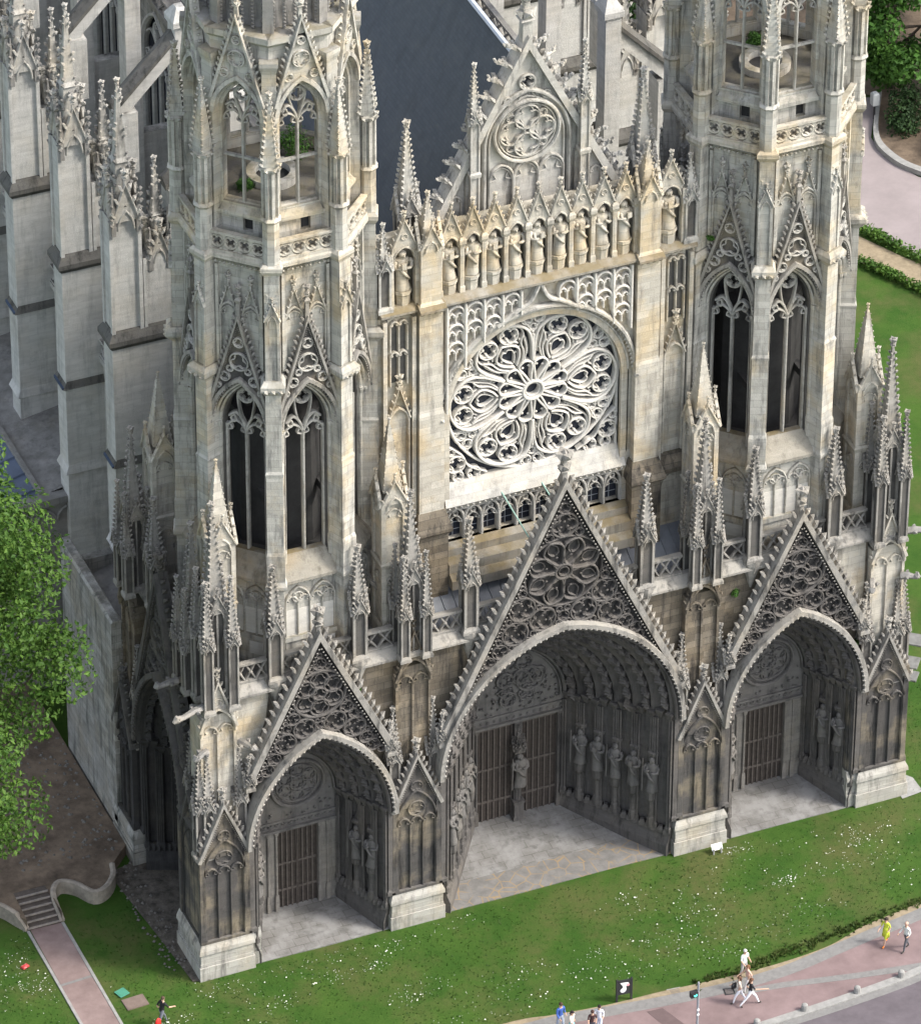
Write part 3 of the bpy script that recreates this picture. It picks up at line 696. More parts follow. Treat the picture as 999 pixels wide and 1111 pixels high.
# ------------------------------------------------------------------ octagonal towers
AP1, AP2 = 3.95, 3.35
def fw_(ap): return 2*ap*math.tan(PI/8)
def tower_mesh():
    mb = MB()
    # base stage with blind arcade
    for i in range(8):
        mb.M = Matrix.Rotation(i*PI/4, 4, 'Z'); w = fw_(AP1)/2
        mb.cur = 3 if False else 0
        mb.plate([[(-w-.03,16.0),(w+.03,16.0),(w+.03,21.2),(-w-.03,21.2)]], -AP1+.02, -AP1+.5)
        blind_lancets(mb, -w+.42, w-.42, 4, 17.9, 20.2, -AP1-.1, -AP1+.05, .085)
        for sg in (-1, 1): mb.bar(pointed(sg*(w-.42)/2, (w-.42)/2, 19.75, .95, 6), .09, -AP1-.13, -AP1+.05); foil(mb, sg*(w-.42)/2, 20.1, .27, 3, .06, -AP1-.09, -AP1+.05)
        mb.box(-w+.35, w-.35, -AP1-.16, -AP1+.1, 17.65, 17.9); mb.box(-w+.4, w-.4, -AP1-.05, -AP1+.1, 16.2, 17.65)
        mb.cur = 2; mb.box(-w+.44, w-.44, -AP1+.0, -AP1+.1, 17.9, 19.35); mb.box(.25, w-.42, -AP1-.07, -AP1+.02, 16.75, 17.45)
        mb.cur = 0
        # cornice and steep mossy sill
        n = 9
        for k in range(n): mb.crocket((-w+.2+(k+.5)*(2*w-.4)/n, -AP1-.16, 20.98), (0,-1,0), .11)
        mb.cur = 1
        mb.loft([[(-w-.14,-AP1-.02,20.9),(w+.14,-AP1-.02,20.9),(w+.1,-AP1+.5,20.9),(-w-.1,-AP1+.5,20.9)],[(-w-.24,-AP1-.34,21.12),(w+.24,-AP1-.34,21.12),(w,-AP1+.5,21.12),(-w,-AP1+.5,21.12)],
                 [(-w-.24,-AP1-.34,21.28),(w+.24,-AP1-.34,21.28),(w,-AP1+.5,21.28),(-w,-AP1+.5,21.28)],[(-w+.1,-AP1+.42,22.3),(w-.1,-AP1+.42,22.3),(w-.2,-AP1+.75,22.3),(-w+.2,-AP1+.75,22.3)]])
        mb.cur = 0
        # belfry wall with its tall opening, stepped reveal
        H = pointed(0, .98, 29.4, 2.15, 10); O = [(-.98,22.0)] + H + [(.98,22.0)]
        mb.cur = 5; mb.plate([[(-w,21.3),(w,21.3),(w,33.0),(-w,33.0)], O], -AP1+.36, -AP1+.95); mb.cur = 0  # reveal painted darker to deepen the shade of the opening
        mb.cur = 3; mb.plate([[(-w+.35,21.7),(w-.35,21.7),(w-.35,33.0),(-w+.35,33.0)], O], -AP1+.96, -AP1+1.02); mb.cur = 0  # near-black inner lining, the chamber's shade put into the colour
        for hw_, y in ((1.30,-AP1+.02),(1.14,-AP1+.16)):
            mb.bar([(-hw_,22.2)] + pointed(0, hw_, 29.4, 2.15+(hw_-.98)*1.2, 10) + [(hw_,22.2)], .13, y, y+.4)
            for sg in (-1,1): mb.ngon(sg*hw_, y+.02, 6, [(22.0,.12),(22.6,.12),(22.75,.075)]); mb.ngon(sg*hw_, y+.02, 6, [(29.2,.075),(29.35,.12),(29.5,.12)])
        # blind arcade stage
        mb.plate([[(-w,32.9),(w,32.9),(w,38.6),(-w,38.6)]], -AP1+.2, -AP1+.6)
        for sg in (-1, 1):
            c = sg*.55; mb.bar([(c-.42,33.2)] + pointed(c, .42, 35.6, .62, 6) + [(c+.42,33.2)], .1, -AP1+.06, -AP1+.25)
            mb.bar([(c-.44,35.7),(c,37.2),(c+.44,35.7)], .09, -AP1+.02, -AP1+.25); mb.bar([(c,37.1),(c,37.9)], .07, -AP1+.06, -AP1+.25)
            for k in range(4):
                for s2 in (-1,1): mb.crocket((c+s2*.44*(1-(k+.5)/4), -AP1+.06, 35.75+1.45*(k+.5)/4), (s2,0,.4), .08)
            finial(mb, c, -AP1+.1, 37.15, .6, .2); light_head(mb, c, .4, 35.45, .07, -AP1+.1, -AP1+.25)
            mb.box(sg*1.08-.07, sg*1.08+.07, -AP1+.02, -AP1+.3, 32.9, 38.2)
        # frieze, cornice
        for k in range(11): mb.crocket((-w+.45+(k+.5)*(2*w-.9)/11, -AP1+.05, 38.35), (.3 if k % 2 else -.3,-1,0), .12)
        mb.cur = 4
        mb.loft([[(-w,-AP1+.16,38.45),(w,-AP1+.16,38.45),(w,-AP1+.7,38.45),(-w,-AP1+.7,38.45)],[(-w-.14,-AP1-.2,38.7),(w+.14,-AP1-.2,38.7),(w,-AP1+.7,38.7),(-w,-AP1+.7,38.7)],[(-w-.14,-AP1-.2,38.9),(w+.14,-AP1-.2,38.9),(w,-AP1+.7,38.9),(-w,-AP1+.7,38.9)],[(-w-.06,-AP1-.02,39.05),(w+.06,-AP1-.02,39.05),(w,-AP1+.7,39.05),(-w,-AP1+.7,39.05)]])
        mb.cur = 0
        # upper stage, set back
        w2 = fw_(AP2)/2
        H = pointed(0, .92, 45.9, 1.75, 10); O = [(-.92,41.3)] + H + [(.92,41.3)]
        mb.plate([[(-w2,38.9),(w2,38.9),(w2,50.0),(-w2,50.0)], O, [(-.62+.0,39.75),(-.62,40.55),(-.14,40.55),(-.14,39.75)] if False else [(.02,39.9),(.02,40.65),(.5,40.65),(.5,39.9)]], -AP2, -AP2+.5)
        mb.box(-w2+.2, w2-.2, -AP2-.25, -AP2+.02, 40.75, 40.95); mb.loft([[(-1.0,-AP2-.25,40.95),(1.0,-AP2-.25,40.95),(1.0,-AP2+.45,40.95),(-1.0,-AP2+.45,40.95)],[(-.95,-AP2+.2,41.35),(.95,-AP2+.2,41.35),(.95,-AP2+.45,41.35),(-.95,-AP2+.45,41.35)]])
        mb.cur = 3; mb.box(-.03, .55, -AP2+.25, -AP2+.3, 39.85, 40.7); mb.cur = 0
        for hw_, y in ((1.16,-AP2-.12),(1.02,-AP2-.02)):
            mb.bar([(-hw_,41.2)] + pointed(0, hw_, 45.9, 1.75+(hw_-.92)*1.2, 10) + [(hw_,41.2)], .12, y, y+.3)
        mb.loft([[(-w2,-AP2,49.8),(w2,-AP2,49.8),(w2-.2,-AP2+.6,49.8),(-w2+.2,-AP2+.6,49.8)],[(-w2-.15,-AP2-.3,50.1),(w2+.15,-AP2-.3,50.1),(w2,-AP2+.6,50.1),(-w2,-AP2+.6,50.1)],[(-w2-.15,-AP2-.3,50.4),(w2+.15,-AP2-.3,50.4),(w2,-AP2+.6,50.4),(-w2,-AP2+.6,50.4)]])
        # vertex buttresses
        mb.M = Matrix.Rotation(i*PI/4+PI/8, 4, 'Z'); R = AP1/COS(PI/8)
        mb.stack(0, -R-.02, [(16.0,.36,.42),(21.0,.36,.42)])
        mb.stack(0, -R+.02, [(21.0,.40,.5),(21.15,.5,.62),(21.3,.5,.62),(21.5,.42,.52),(23.0,.42,.52),(23.2,.38,.46),(27.4,.38,.46),(27.6,.42,.48),(27.75,.36,.42),(32.0,.36,.42),(32.15,.42,.55),(32.35,.56,.72),(32.6,.56,.72),(32.8,.42,.5)])
        for k in (-1,0,1): mb.crocket((k*.3, -R-.6, 32.3), (k*.3,-1,-.2), .17)
        mb.stack(0, -R+.02, [(32.7,.36,.36),(38.9,.34,.34)])
        for sg in (-1, 1): mb.box(sg*.27-.06, sg*.27+.06, -R-.4, -R, 32.8, 36.2)
        gablet(mb, 0, -R-.34, 36.1, .34, .9, 0, -1, .09); 
        mb.stack(0, -R-.12, [(37.0,.24),(39.6,.05)])
        for k in range(6):
            for a in (-1,1): mb.crocket((a*.2*(1-k/8), -R-.3+.03*k, 37.0+k*.36), (a,-.8,.2), .09)
        mb.cur = 4; mb.stack(0, -R+.05, [(38.45,.38,.38),(38.7,.5,.5),(38.9,.5,.5),(39.05,.38,.38)]); mb.cur = 0
        R2 = AP2/COS(PI/8)
        mb.stack(0, -R2+.05, [(38.9,.36,.36),(48.6,.32,.32),(49.0,.42,.42),(49.2,.42,.42)])
        # strut from pinnacle to stage
        mb.loft([[(-.12,-R+.1,42.2),(.12,-R+.1,42.2),(.12,-R+.1,43.0),(-.12,-R+.1,43.0)],[(-.12,-R2,43.2),(.12,-R2,43.2),(.12,-R2,44.2),(-.12,-R2,44.2)]])
        mb.box(-.16, .16, -R+.2, -R2, 38.9, 41.4)
    mb.M = None
    # floors and the ring of the bell opening
    mb.cur = 3; mb.ngon(0, 0, 8, [(21.2,AP1-.3),(21.7,AP1-.3)], PI/8)
    mb.cur = 5; mb.ngon(0, 0, 8, [(40.5,AP2-.05),(40.75,AP2-.05)], PI/8)  # upper floor coloured dark for the shaded interior
    mb.cur = 0
    A = [[(r*COS(2*PI*k/24), r*SIN(2*PI*k/24), z) for k in range(24)] for r, z in ((1.2,40.7),(1.2,41.1),(.8,41.1),(.8,40.76))]
    mb.loft(A, caps=False)
    mb.cur = 3; mb.ngon(0, 0, 24, [(40.7,.82),(40.77,.82)]); mb.ngon(0, 0, 8, [(32.2,AP1-.5),(32.5,AP1-.5)], PI/8); mb.ngon(0, 0, 8, [(36.5,AP1-.5),(36.8,AP1-.5)], PI/8)  # dark ceiling slab added above the belfry openings to dim them
    mb.ngon(0, 0, 8, [(21.7,2.35),(28.6,2.25)], PI/8)      # dark core added to block the view through the belfry
    for a in (-1.4, 1.4): mb.box(a-.15, a+.15, -2.6, 2.6, 24.5, 24.9); mb.box(a-.15, a+.15, -.15, .15, 21.7, 30)
    mb.box(-2.6, 2.6, -.15, .15, 27.5, 27.9); mb.box(-2.2, 2.2, -1.5, -1.2, 30.2, 30.6)
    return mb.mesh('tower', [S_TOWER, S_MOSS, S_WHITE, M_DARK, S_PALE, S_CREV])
M_TOW = tower_mesh()
mb = MB(); tracery2(mb, .98, 22.2, 28.9, 2.6, .15, -AP1+.5, -AP1+.75)
for sg in (-1,1): mb.bar([(sg*.95,22.2),(sg*.95,29.2)], .1, -AP1+.45, -AP1+.7)
M_TW = mb.mesh('belfry_window', [S_TRAC])
mb = MB()
A = pointed(0, 1.42, 29.7, 2.55, 12)
mb.cur = 2; mb.plate(gable_panel(1.42, 31.0, 35.65, A), -AP1-.02, -AP1+.12); mb.cur = 0  # dark backing paints the shade behind the pierced tracery
for cx, cz, r, n in ((0,33.2,.46,3),(0,34.25,.25,3),(-.72,32.25,.24,3),(.72,32.25,.24,3),(-.45,32.75,.16,3),(.45,32.75,.16,3),(-1.05,31.7,.14,3),(1.05,31.7,.14,3)): foil(mb, cx, cz, r, n, .07, -AP1-.16, -AP1)
mb.cur = 1
rake(mb, 1.46, 30.6, 35.65, .17, -AP1-.24, -AP1+.15, .14, .3)
mb.bar(A, .18, -AP1-.22, -AP1+.2, flat=True); balls(mb, pointed(0, 1.30, 29.7, 2.4, 12), -AP1-.14, .06, .19)
for sg in (-1,1): mb.crocket((sg*1.4,-AP1-.15,29.6), (sg*.2,-1,-.2), .15); balls(mb, [(sg*1.38,29.6),(sg*1.38,28.6)], -AP1-.08, .06, .19)
mb.stack(0, -AP1-.05, [(35.4,.10),(36.4,.085),(36.6,.15),(36.7,.07)]); finial(mb, 0, -AP1-.05, 36.5, .9, .24)
M_TG = mb.mesh('gable', [S_TRAC, S_RAKE, S_SOOT])
mb = MB(); tracery2(mb, .92, 41.3, 45.6, 2.0, .13, -AP2+.12, -AP2+.34)
mb.box(-.92, .92, -AP2+.16, -AP2+.3, 43.62, 43.74)
M_UW = mb.mesh('lantern_window', [S_TRAC])
mb = MB(); A = pointed(0, 1.22, 46.1, 2.05, 10)
mb.plate(gable_panel(1.22, 47.2, 51.3, A), -AP2-.3, -AP2-.14)
for cx, cz, r, n in ((0,49.15,.40,4),(0,50.1,.2,3),(-.6,48.3,.2,3),(.6,48.3,.2,3)): foil(mb, cx, cz, r, n, .07, -AP2-.42, -AP2-.28)
rake(mb, 1.26, 46.9, 51.3, .17, -AP2-.48, -AP2-.05, .13, .3, False); mb.bar(A, .2, -AP2-.42, -AP2+.1, flat=True)
finial(mb, 0, -AP2-.25, 51.2, 1.6, .35)
M_UG = mb.mesh('gable', [S_TOWER])
mb = MB(); xbal(mb, -fw_(AP1)/2+.3, fw_(AP1)/2-.3, 38.98, 40.05, -AP1-.06, -AP1+.1, .62, 'q'); M_OB = mb.mesh('balustrade', [S_PALE])
mb = MB(); R1 = AP1/COS(PI/8)
mb.M = TR(0, -R1+.02, 0)
mb.ngon(0, 0, 8, [(38.9,.42),(41.2,.40),(41.35,.5),(41.5,.4)], PI/8); mb.ngon(0, 0, 8, [(41.5,.30),(44.0,.30)], PI/8)
for k in range(8):
    t = k*PI/4+PI/8; mb.stack(.33*COS(t), .33*SIN(t), [(41.5,.075),(43.9,.075)], t); mb.crocket((.36*COS(t), .36*SIN(t), 43.95), (COS(t),SIN(t),.1), .15)
mb.ngon(0, 0, 8, [(43.9,.42),(44.1,.46),(44.2,.34)], PI/8); spire(mb, 0, 0, 44.2, .34, 3.3, .13, .28)
mb.M = None
M_OP = mb.mesh('pinnacle', [S_TOWER])
def crown():
    mb = MB()
    mb.ngon(0, 0, 8, [(50.0,AP2-.3),(52.0,AP2-.5),(52.2,AP2-.2),(52.5,AP2-.2),(52.6,AP2-.9),(62,.25)], PI/8)
    for k in range(8):
        t = k*PI/4+PI/8
        mb.stack((AP2-.2)*COS(t), (AP2-.2)*SIN(t), [(50,.25),(53.5,.22)], t); spire(mb, (AP2-.2)*COS(t), (AP2-.2)*SIN(t), 53.5, .22, 2.4, .11)
        for i in range(14):
            q = i/14; r = lerp(AP2-.9,.3,q); mb.crocket((r*COS(t), r*SIN(t), lerp(52.7,61.8,q)), (COS(t),SIN(t),0), .17)
    for k in range(8):      # fish-scale courses
        t = k*PI/4
        for j in range(9):
            for i in range(5):
                q = (j+.5)/9; z = lerp(50.3,52.0,q) if False else lerp(50.2,51.9,q); mb.crocket(((AP2-.42)*COS(t) - (i-2)*.5*SIN(t), (AP2-.42)*SIN(t) + (i-2)*.5*COS(t), z), (COS(t),SIN(t),-.2), .13)
    finial(mb, 0, 0, 61.8, 1.5, .5)
    return mb.mesh('spire', [S_DARKTOP])
M_CR = crown()
for sg in (-1, 1):
    T = obj('tower', M_TOW, None, CH, (sg*XT, YT, 0), 0)
    for i in range(8):
        for nm, me in (('belfry_window', M_TW), ('gable', M_TG), ('lantern_window', M_UW), ('gable', M_UG), ('balustrade', M_OB)): obj(nm, me, None, T, rz=i*PI/4)
        obj('pinnacle', M_OP, None, T, rz=i*PI/4+PI/8)
    obj('spire', M_CR, None, T)
# ------------------------------------------------------------------ west wall of the nave between the towers
YW = 3.55                      # face of the nave wall
RZ, RR = 26.85, 4.35           # rose centre and radius
mb = MB()
rose = [(-RR, 21.64)] + [(-RR, RZ)] + arc(0, RZ, RR, PI, 0, 28)[1:-1] + [(RR, RZ), (RR, 21.64)]
mb.plate([[(-8.0,15.9),(8.0,15.9),(8.0,33.3),(-8.0,33.3)], rose, [(-4.5,19.5),(-4.5,21.3),(4.5,21.3),(4.5,19.5)]], YW, YW+.9)
# broad buttress strips
for sg in (-1, 1):
    x = sg*5.45
    mb.stack(x, YW+.1, [(15.9,.72,.72),(21.3,.70,.70)]); mb.stack(x, YW+.1, [(21.9,.62,.60),(27.4,.62,.60),(27.7,.58,.52),(33.3,.58,.52)])
    # narrow blind bays beyond
    c = sg*6.95
    mb.bar([(c-.5,21.8)] + pointed(c, .5, 27.2, .8, 6) + [(c+.5,21.8)], .13, YW-.22, YW+.1)
    mb.bar([(c-.54,27.4),(c,29.2),(c+.54,27.4)], .11, YW-.28, YW+.1)
    for k in range(5):
        for s2 in (-1,1): mb.crocket((c+s2*.52*(1-(k+.5)/5), YW-.2, 27.5+1.8*(k+.5)/5), (s2,0,.4), .1)
    finial(mb, c, YW-.2, 29.1, .8, .26)
    blind_lancets(mb, c-.42, c+.42, 2, 29.3, 31.2, YW-.2, YW+.05, .09); blind_lancets(mb, c-.42, c+.42, 2, 31.2, 32.9, YW-.2, YW+.05, .09)
    for q in (-.72,.72): mb.box(c+q-.1, c+q+.1, YW-.3, YW+.1, 17.5, 33.0)
    mb.plate([[(c-.45,17.6),(c-.45,19.6)] + pointed(c, .45, 19.6, .8, 6)[1:-1] + [(c+.45,19.6),(c+.45,17.6)]], YW-.06, YW+.02)
mb.cur = 1
for sg in (-1,1):
    for a, b in ((6.16,6.28),(7.45,7.62)): mb.box(min(sg*a,sg*b), max(sg*a,sg*b), YW-.012, YW+.1, 21.9, 33.0)  # flat dark plates paint the shade of deep slots by the bays
    mb.box(min(sg*6.55,sg*7.35), max(sg*6.55,sg*7.35), YW-.012, YW+.1, 29.4, 32.6)
obj('nave_wall', mb, [S_PALE, S_CREV], CH)
for sg in (-1, 1):      # lower brown strips and mossy string courses
    mb = MB()
    x = sg*5.45; mb.stack(x, YW+.08, [(17.0,.76,.78),(20.6,.76,.78)])
    mb.loft([[(x-.8,YW-.72,20.6),(x+.8,YW-.72,20.6),(x+.8,YW+.3,20.6),(x-.8,YW+.3,20.6)],[(x-.9,YW-.95,20.85),(x+.9,YW-.95,20.85),(x+.9,YW+.3,20.85),(x-.9,YW+.3,20.85)],[(x-.9,YW-.95,21.0),(x+.9,YW-.95,21.0),(x+.9,YW+.3,21.0),(x-.9,YW+.3,21.0)],[(x-.68,YW-.52,21.9),(x+.68,YW-.52,21.9),(x+.68,YW+.3,21.9),(x-.68,YW+.3,21.9)]])
    c = sg*7.1; mb.loft([[(c-.95,YW-.45,20.7),(c+.95,YW-.45,20.7),(c+.95,YW+.1,20.7),(c-.95,YW+.1,20.7)],[(c-.95,YW-.5,21.0),(c+.95,YW-.5,21.0),(c+.95,YW+.1,21.0),(c-.95,YW+.1,21.0)],[(c-.95,YW-.1,21.7),(c+.95,YW-.1,21.7),(c+.95,YW+.1,21.7),(c-.95,YW+.1,21.7)]])
    obj('buttress_base', mb, [S_WALL], CH)
mb = MB()        # stepped, mossy ledges under the window band
for z, d in ((18.0,1.15),(18.7,.75),(19.3,.35)): mb.loft([[(-4.66,YW-d,z-.5),(4.66,YW-d,z-.5),(4.66,YW+.2,z-.5),(-4.66,YW+.2,z-.5)],[(-4.66,YW-d,z),(4.66,YW-d,z),(4.66,YW+.2,z),(-4.66,YW+.2,z)],[(-4.66,YW-d+.35,z+.2),(4.66,YW-d+.35,z+.2),(4.66,YW+.2,z+.2),(-4.66,YW+.2,z+.2)]])
obj('ledge', mb, [S_MOSS], CH)
mb = MB()        # band of ten lights below the rose
n = 10; d = 8.9/n
for i in range(n+1):
    x = -4.45+i*d; mb.bar([(x,19.5),(x,20.75)], .2, YW-.0, YW+.4)
for i in range(n):
    c = -4.45+(i+.5)*d; mb.bar(pointed(c, d/2-.04, 20.7, .62, 6), .13, YW-.02, YW+.4); light_head(mb, c-.0, d*.36, 20.42, .06, YW+.06, YW+.4)
    foil(mb, c, 21.0, .13, 4, .05, YW+.05, YW+.4)
mb.plate([[(-4.5,21.4),(4.5,21.4),(4.5,21.2),(-4.5,21.2)]], YW+.02, YW+.4)
BW = obj('window_band', mb, [S_TRAC], CH)
mb = MB(); mb.box(-4.5, 4.5, YW+.46, YW+.5, 19.5, 21.4)
obj('glass', mb, [M_GLASS], BW)
mb = MB()
for i in range(n):
    for z in (19.85,20.25): mb.box(-4.45+i*d+.1, -4.45+(i+1)*d-.1, YW+.435, YW+.455, z-.012, z+.012)
    mb.box(-4.45+(i+.5)*d-.012, -4.45+(i+.5)*d+.012, YW+.43, YW+.456, 19.5, 21.0)
obj('glazing_bar', mb, [plain('pale_iron', (.35,.37,.40), .1, 4)], BW)
# rose window
mb = MB(); y0, y1 = YW+.36, YW+.66
def PR(a, r, dth): t = a + math.radians(dth); return (r*COS(t), RZ + r*SIN(t))
mb.bar(circ(0, RZ, .50, 24), .17, y0-.1, y1, True); mb.bar(circ(0, RZ, .36, 20), .07, y0, y1, True)
for i in range(12):
    a = PI/12 + i*PI/6
    mb.bar(smooth([PR(a,.55,-4), PR(a,.95,-10), PR(a,1.35,-13.2), PR(a,1.62,-11), PR(a,1.76,0), PR(a,1.62,11), PR(a,1.35,13.2), PR(a,.95,10), PR(a,.55,4)], 3), .105, y0-.06, y1)
    for sg in (-1,1): mb.knob((PR(a,1.38,sg*6.5)[0], y0+.1, PR(a,1.38,sg*6.5)[1]), .08)
for i in range(6):
    a = i*PI/3
    for sg in (-1, 1):
        mb.bar(smooth([PR(a,1.7,sg*29.2), PR(a,2.2,sg*28.8), PR(a,2.9,sg*28), PR(a,3.5,sg*24.5), PR(a,3.95,sg*16.5), PR(a,4.17,sg*7), PR(a,4.22,0)], 4), .13, y0-.08, y1)
        mb.bar(smooth([PR(a,1.78,sg*2), PR(a,2.15,sg*11), PR(a,2.62,sg*13.5), PR(a,2.95,sg*8), PR(a,3.2,0)], 4), .1, y0-.02, y1)       # eye
        mb.bar(smooth([PR(a,1.78,sg*12), PR(a,2.3,sg*18), PR(a,2.85,sg*17.5), PR(a,3.25,sg*21)], 4), .08, y0, y1)
        mb.bar(smooth([PR(a,2.05,sg*23), PR(a,2.5,sg*24.2), PR(a,2.95,sg*23.5)], 3), .055, y0+.12, y1)
        foil(mb, *PR(a,3.55,sg*9.6), .46, 4, .075, y0-.01, y1, a)
        mb.bar(smooth([PR(a,1.95,sg*1), PR(a,2.3,sg*6.5), PR(a,2.62,sg*7), PR(a,2.8,sg*3), PR(a,2.72,0)], 4), .055, y0+.06, y1)
        mb.bar(smooth([PR(a,1.78,sg*15), PR(a,2.35,sg*22), PR(a,3.0,sg*21.5), PR(a,3.6,sg*20.5), PR(a,3.95,sg*14)], 4), .07, y0+.02, y1)
        mb.bar(smooth([PR(a,2.9,sg*14.5), PR(a,3.1,sg*10.5), PR(a,3.2,sg*3)], 3), .06, y0+.03, y1)
        for r, q in ((2.3,22.4),(2.65,15),(3.05,17.2),(2.45,9)): mb.knob((PR(a,r,sg*q)[0], y0+.12, PR(a,r,sg*q)[1]), .075)
        # between the great petals
        if not (i in (4,5) and False):
            mb.bar(smooth([PR(a,3.2,sg*30), PR(a,3.55,sg*26.5), PR(a,4.05,sg*22.5), PR(a,4.3,sg*20)], 3), .09, y0+.03, y1)
    b = a + PI/6
    mb.bar([PR(b,1.75,0), PR(b,2.6,0), PR(b,3.15,0)], .13, y0-.06, y1)
    foil(mb, *PR(b,4.0,4.6), .27, 3, .07, y0+.02, y1, b); foil(mb, *PR(b,4.0,-4.6), .27, 3, .07, y0+.02, y1, b); foil(mb, *PR(b,3.5,0), .2, 3, .06, y0+.03, y1, b)
mb.bar(arc(0, RZ, RR-.03, math.radians(-28), math.radians(208), 48), .16, y0-.02, y1); mb.bar(arc(0, RZ, RR-.05, math.radians(208), math.radians(332), 26), .14, y0, y1)
for sg in (-1, 1):      # corner fillings under the circle
    foil(mb, sg*3.85, 23.55, .46, 4, .09, y0, y1); foil(mb, sg*3.75, 22.85, .27, 3, .07, y0, y1); foil(mb, sg*2.95, 22.86, .32, 4, .08, y0, y1); foil(mb, sg*4.12, 24.3, .2, 3, .07, y0, y1)
    mb.bar(smooth([(sg*4.3,24.7),(sg*3.55,24.0),(sg*3.2,23.3),(sg*2.3,22.75)], 4), .09, y0, y1); mb.bar([(sg*4.3,22.5),(sg*4.3,26.85)], .16, y0, y1)
ROSE = obj('rose_window', mb, [S_WHITE], CH)
mb = MB(); mb.plate([rose], YW+.68, YW+.72); obj('glass', mb, [M_GLASS], ROSE)
mb = MB()        # bright sloping sill
mb.loft([[(-4.6,YW-.12,21.5),(4.6,YW-.12,21.5),(4.6,YW+.5,21.5),(-4.6,YW+.5,21.5)],[(-4.6,YW-.2,21.62),(4.6,YW-.2,21.62),(4.6,YW+.5,21.62),(-4.6,YW+.5,21.62)],[(-4.5,YW+.36,22.62),(4.5,YW+.36,22.62),(4.5,YW+.66,22.62),(-4.5,YW+.66,22.62)]])
for i in range(30): mb.crocket((-4.4+i*.3034, YW-.08, 21.42), (0,-1,0), .1)
obj('sill', mb, [S_SILL], ROSE)
mb = MB()        # deep carved arch of the rose, ogee hood and jamb shafts
for r, y, w in ((4.42,YW+.12,.2),(4.68,YW-.05,.2),(4.98,YW-.3,.26)):
    P = arc(0, RZ, r, math.radians(2), math.radians(178), 40)
    mb.bar(P, w, y, YW+.55); mb.bar([(-r,22.3),(-r,RZ+.15)], w*.7, y+.05, YW+.4); mb.bar([(r,22.3),(r,RZ+.15)], w*.7, y+.05, YW+.4)
P = arc(0, RZ, 4.82, math.radians(4), math.radians(176), 60)
for p in P:
    a = math.atan2(p[1]-RZ, p[0]); mb.crocket((p[0], YW-.1, p[1]), (COS(a)*.3,-1,SIN(a)*.3), .12)
for sg in (-1,1):
    mb.bar(smooth([(sg*2.1,31.35),(sg*1.1,32.0),(sg*.45,32.35),(0,33.3)], 4), .2, YW-.4, YW+.1)
    mb.crocket((sg*4.9,YW-.3,RZ+.0), (sg*.2,-1,-.3), .22)
obj('rose_arch', mb, [S_TRAC], ROSE)
mbs = {-1: MB(), 1: MB()}        # bright blind tracery of the spandrels
for i in range(10):
    c = -4.16+i*.925; top = 33.05; zb = RZ + math.sqrt(max(0, 5.15**2 - (abs(c)+.2)**2)) if abs(c) < 5 else RZ
    if abs(c) < .6: continue
    mb = mbs[1 if c > 0 else -1]; z = 33.0
    while z - .95 > zb - .5:
        zl = max(z-1.0, zb-.1)
        mb.bar([(c-.4,zl)] + pointed(c, .4, z-.42, .42, 5) + [(c+.4,zl)], .1, YW-.32, YW+.05)
        for sg in (-1,1): light_head(mb, c+sg*.19, .18, z-.66, .06, YW-.26, YW+.05); mb.bar([(c+sg*.37,zl),(c+sg*.37,z-.6)], .06, YW-.26, YW+.05)
        mb.bar([(c,zl),(c,z-.6)], .07, YW-.28, YW+.05); z -= 1.0
    mb.bar([(c+.4625,zb),(c+.4625,33.1)], .13, YW-.38, YW+.05)
mbs[-1].bar([(-4.62,RZ+.3),(-4.62,33.1)], .13, YW-.38, YW+.05)
for q in (-1,1): obj('blind_tracery', mbs[q], [S_WHITE], CH)
mb = MB()        # mossy cornice
for x0, x1, o in ((-7.9,-6.1,0),(-6.1,-4.8,.35),(-4.8,4.8,.1),(4.8,6.1,.35),(6.1,7.9,0)):
    y = YW-.35-o; mb.loft([[(x0,y+.3,33.1),(x1,y+.3,33.1),(x1,YW+1,33.1),(x0,YW+1,33.1)],[(x0,y-.05,33.3),(x1,y-.05,33.3),(x1,YW+1,33.3),(x0,YW+1,33.3)],[(x0,y-.05,33.42),(x1,y-.05,33.42),(x1,YW+1,33.42),(x0,YW+1,33.42)],[(x0,y+.3,33.62),(x1,y+.3,33.62),(x1,YW+1,33.62),(x0,YW+1,33.62)]])
    m = int((x1-x0)/.28)
    for i in range(m): mb.crocket((x0+(i+.5)*(x1-x0)/m, y+.2, 33.14), (0,-1,0), .12)
obj('cornice', mb, [S_MOSS], CH)
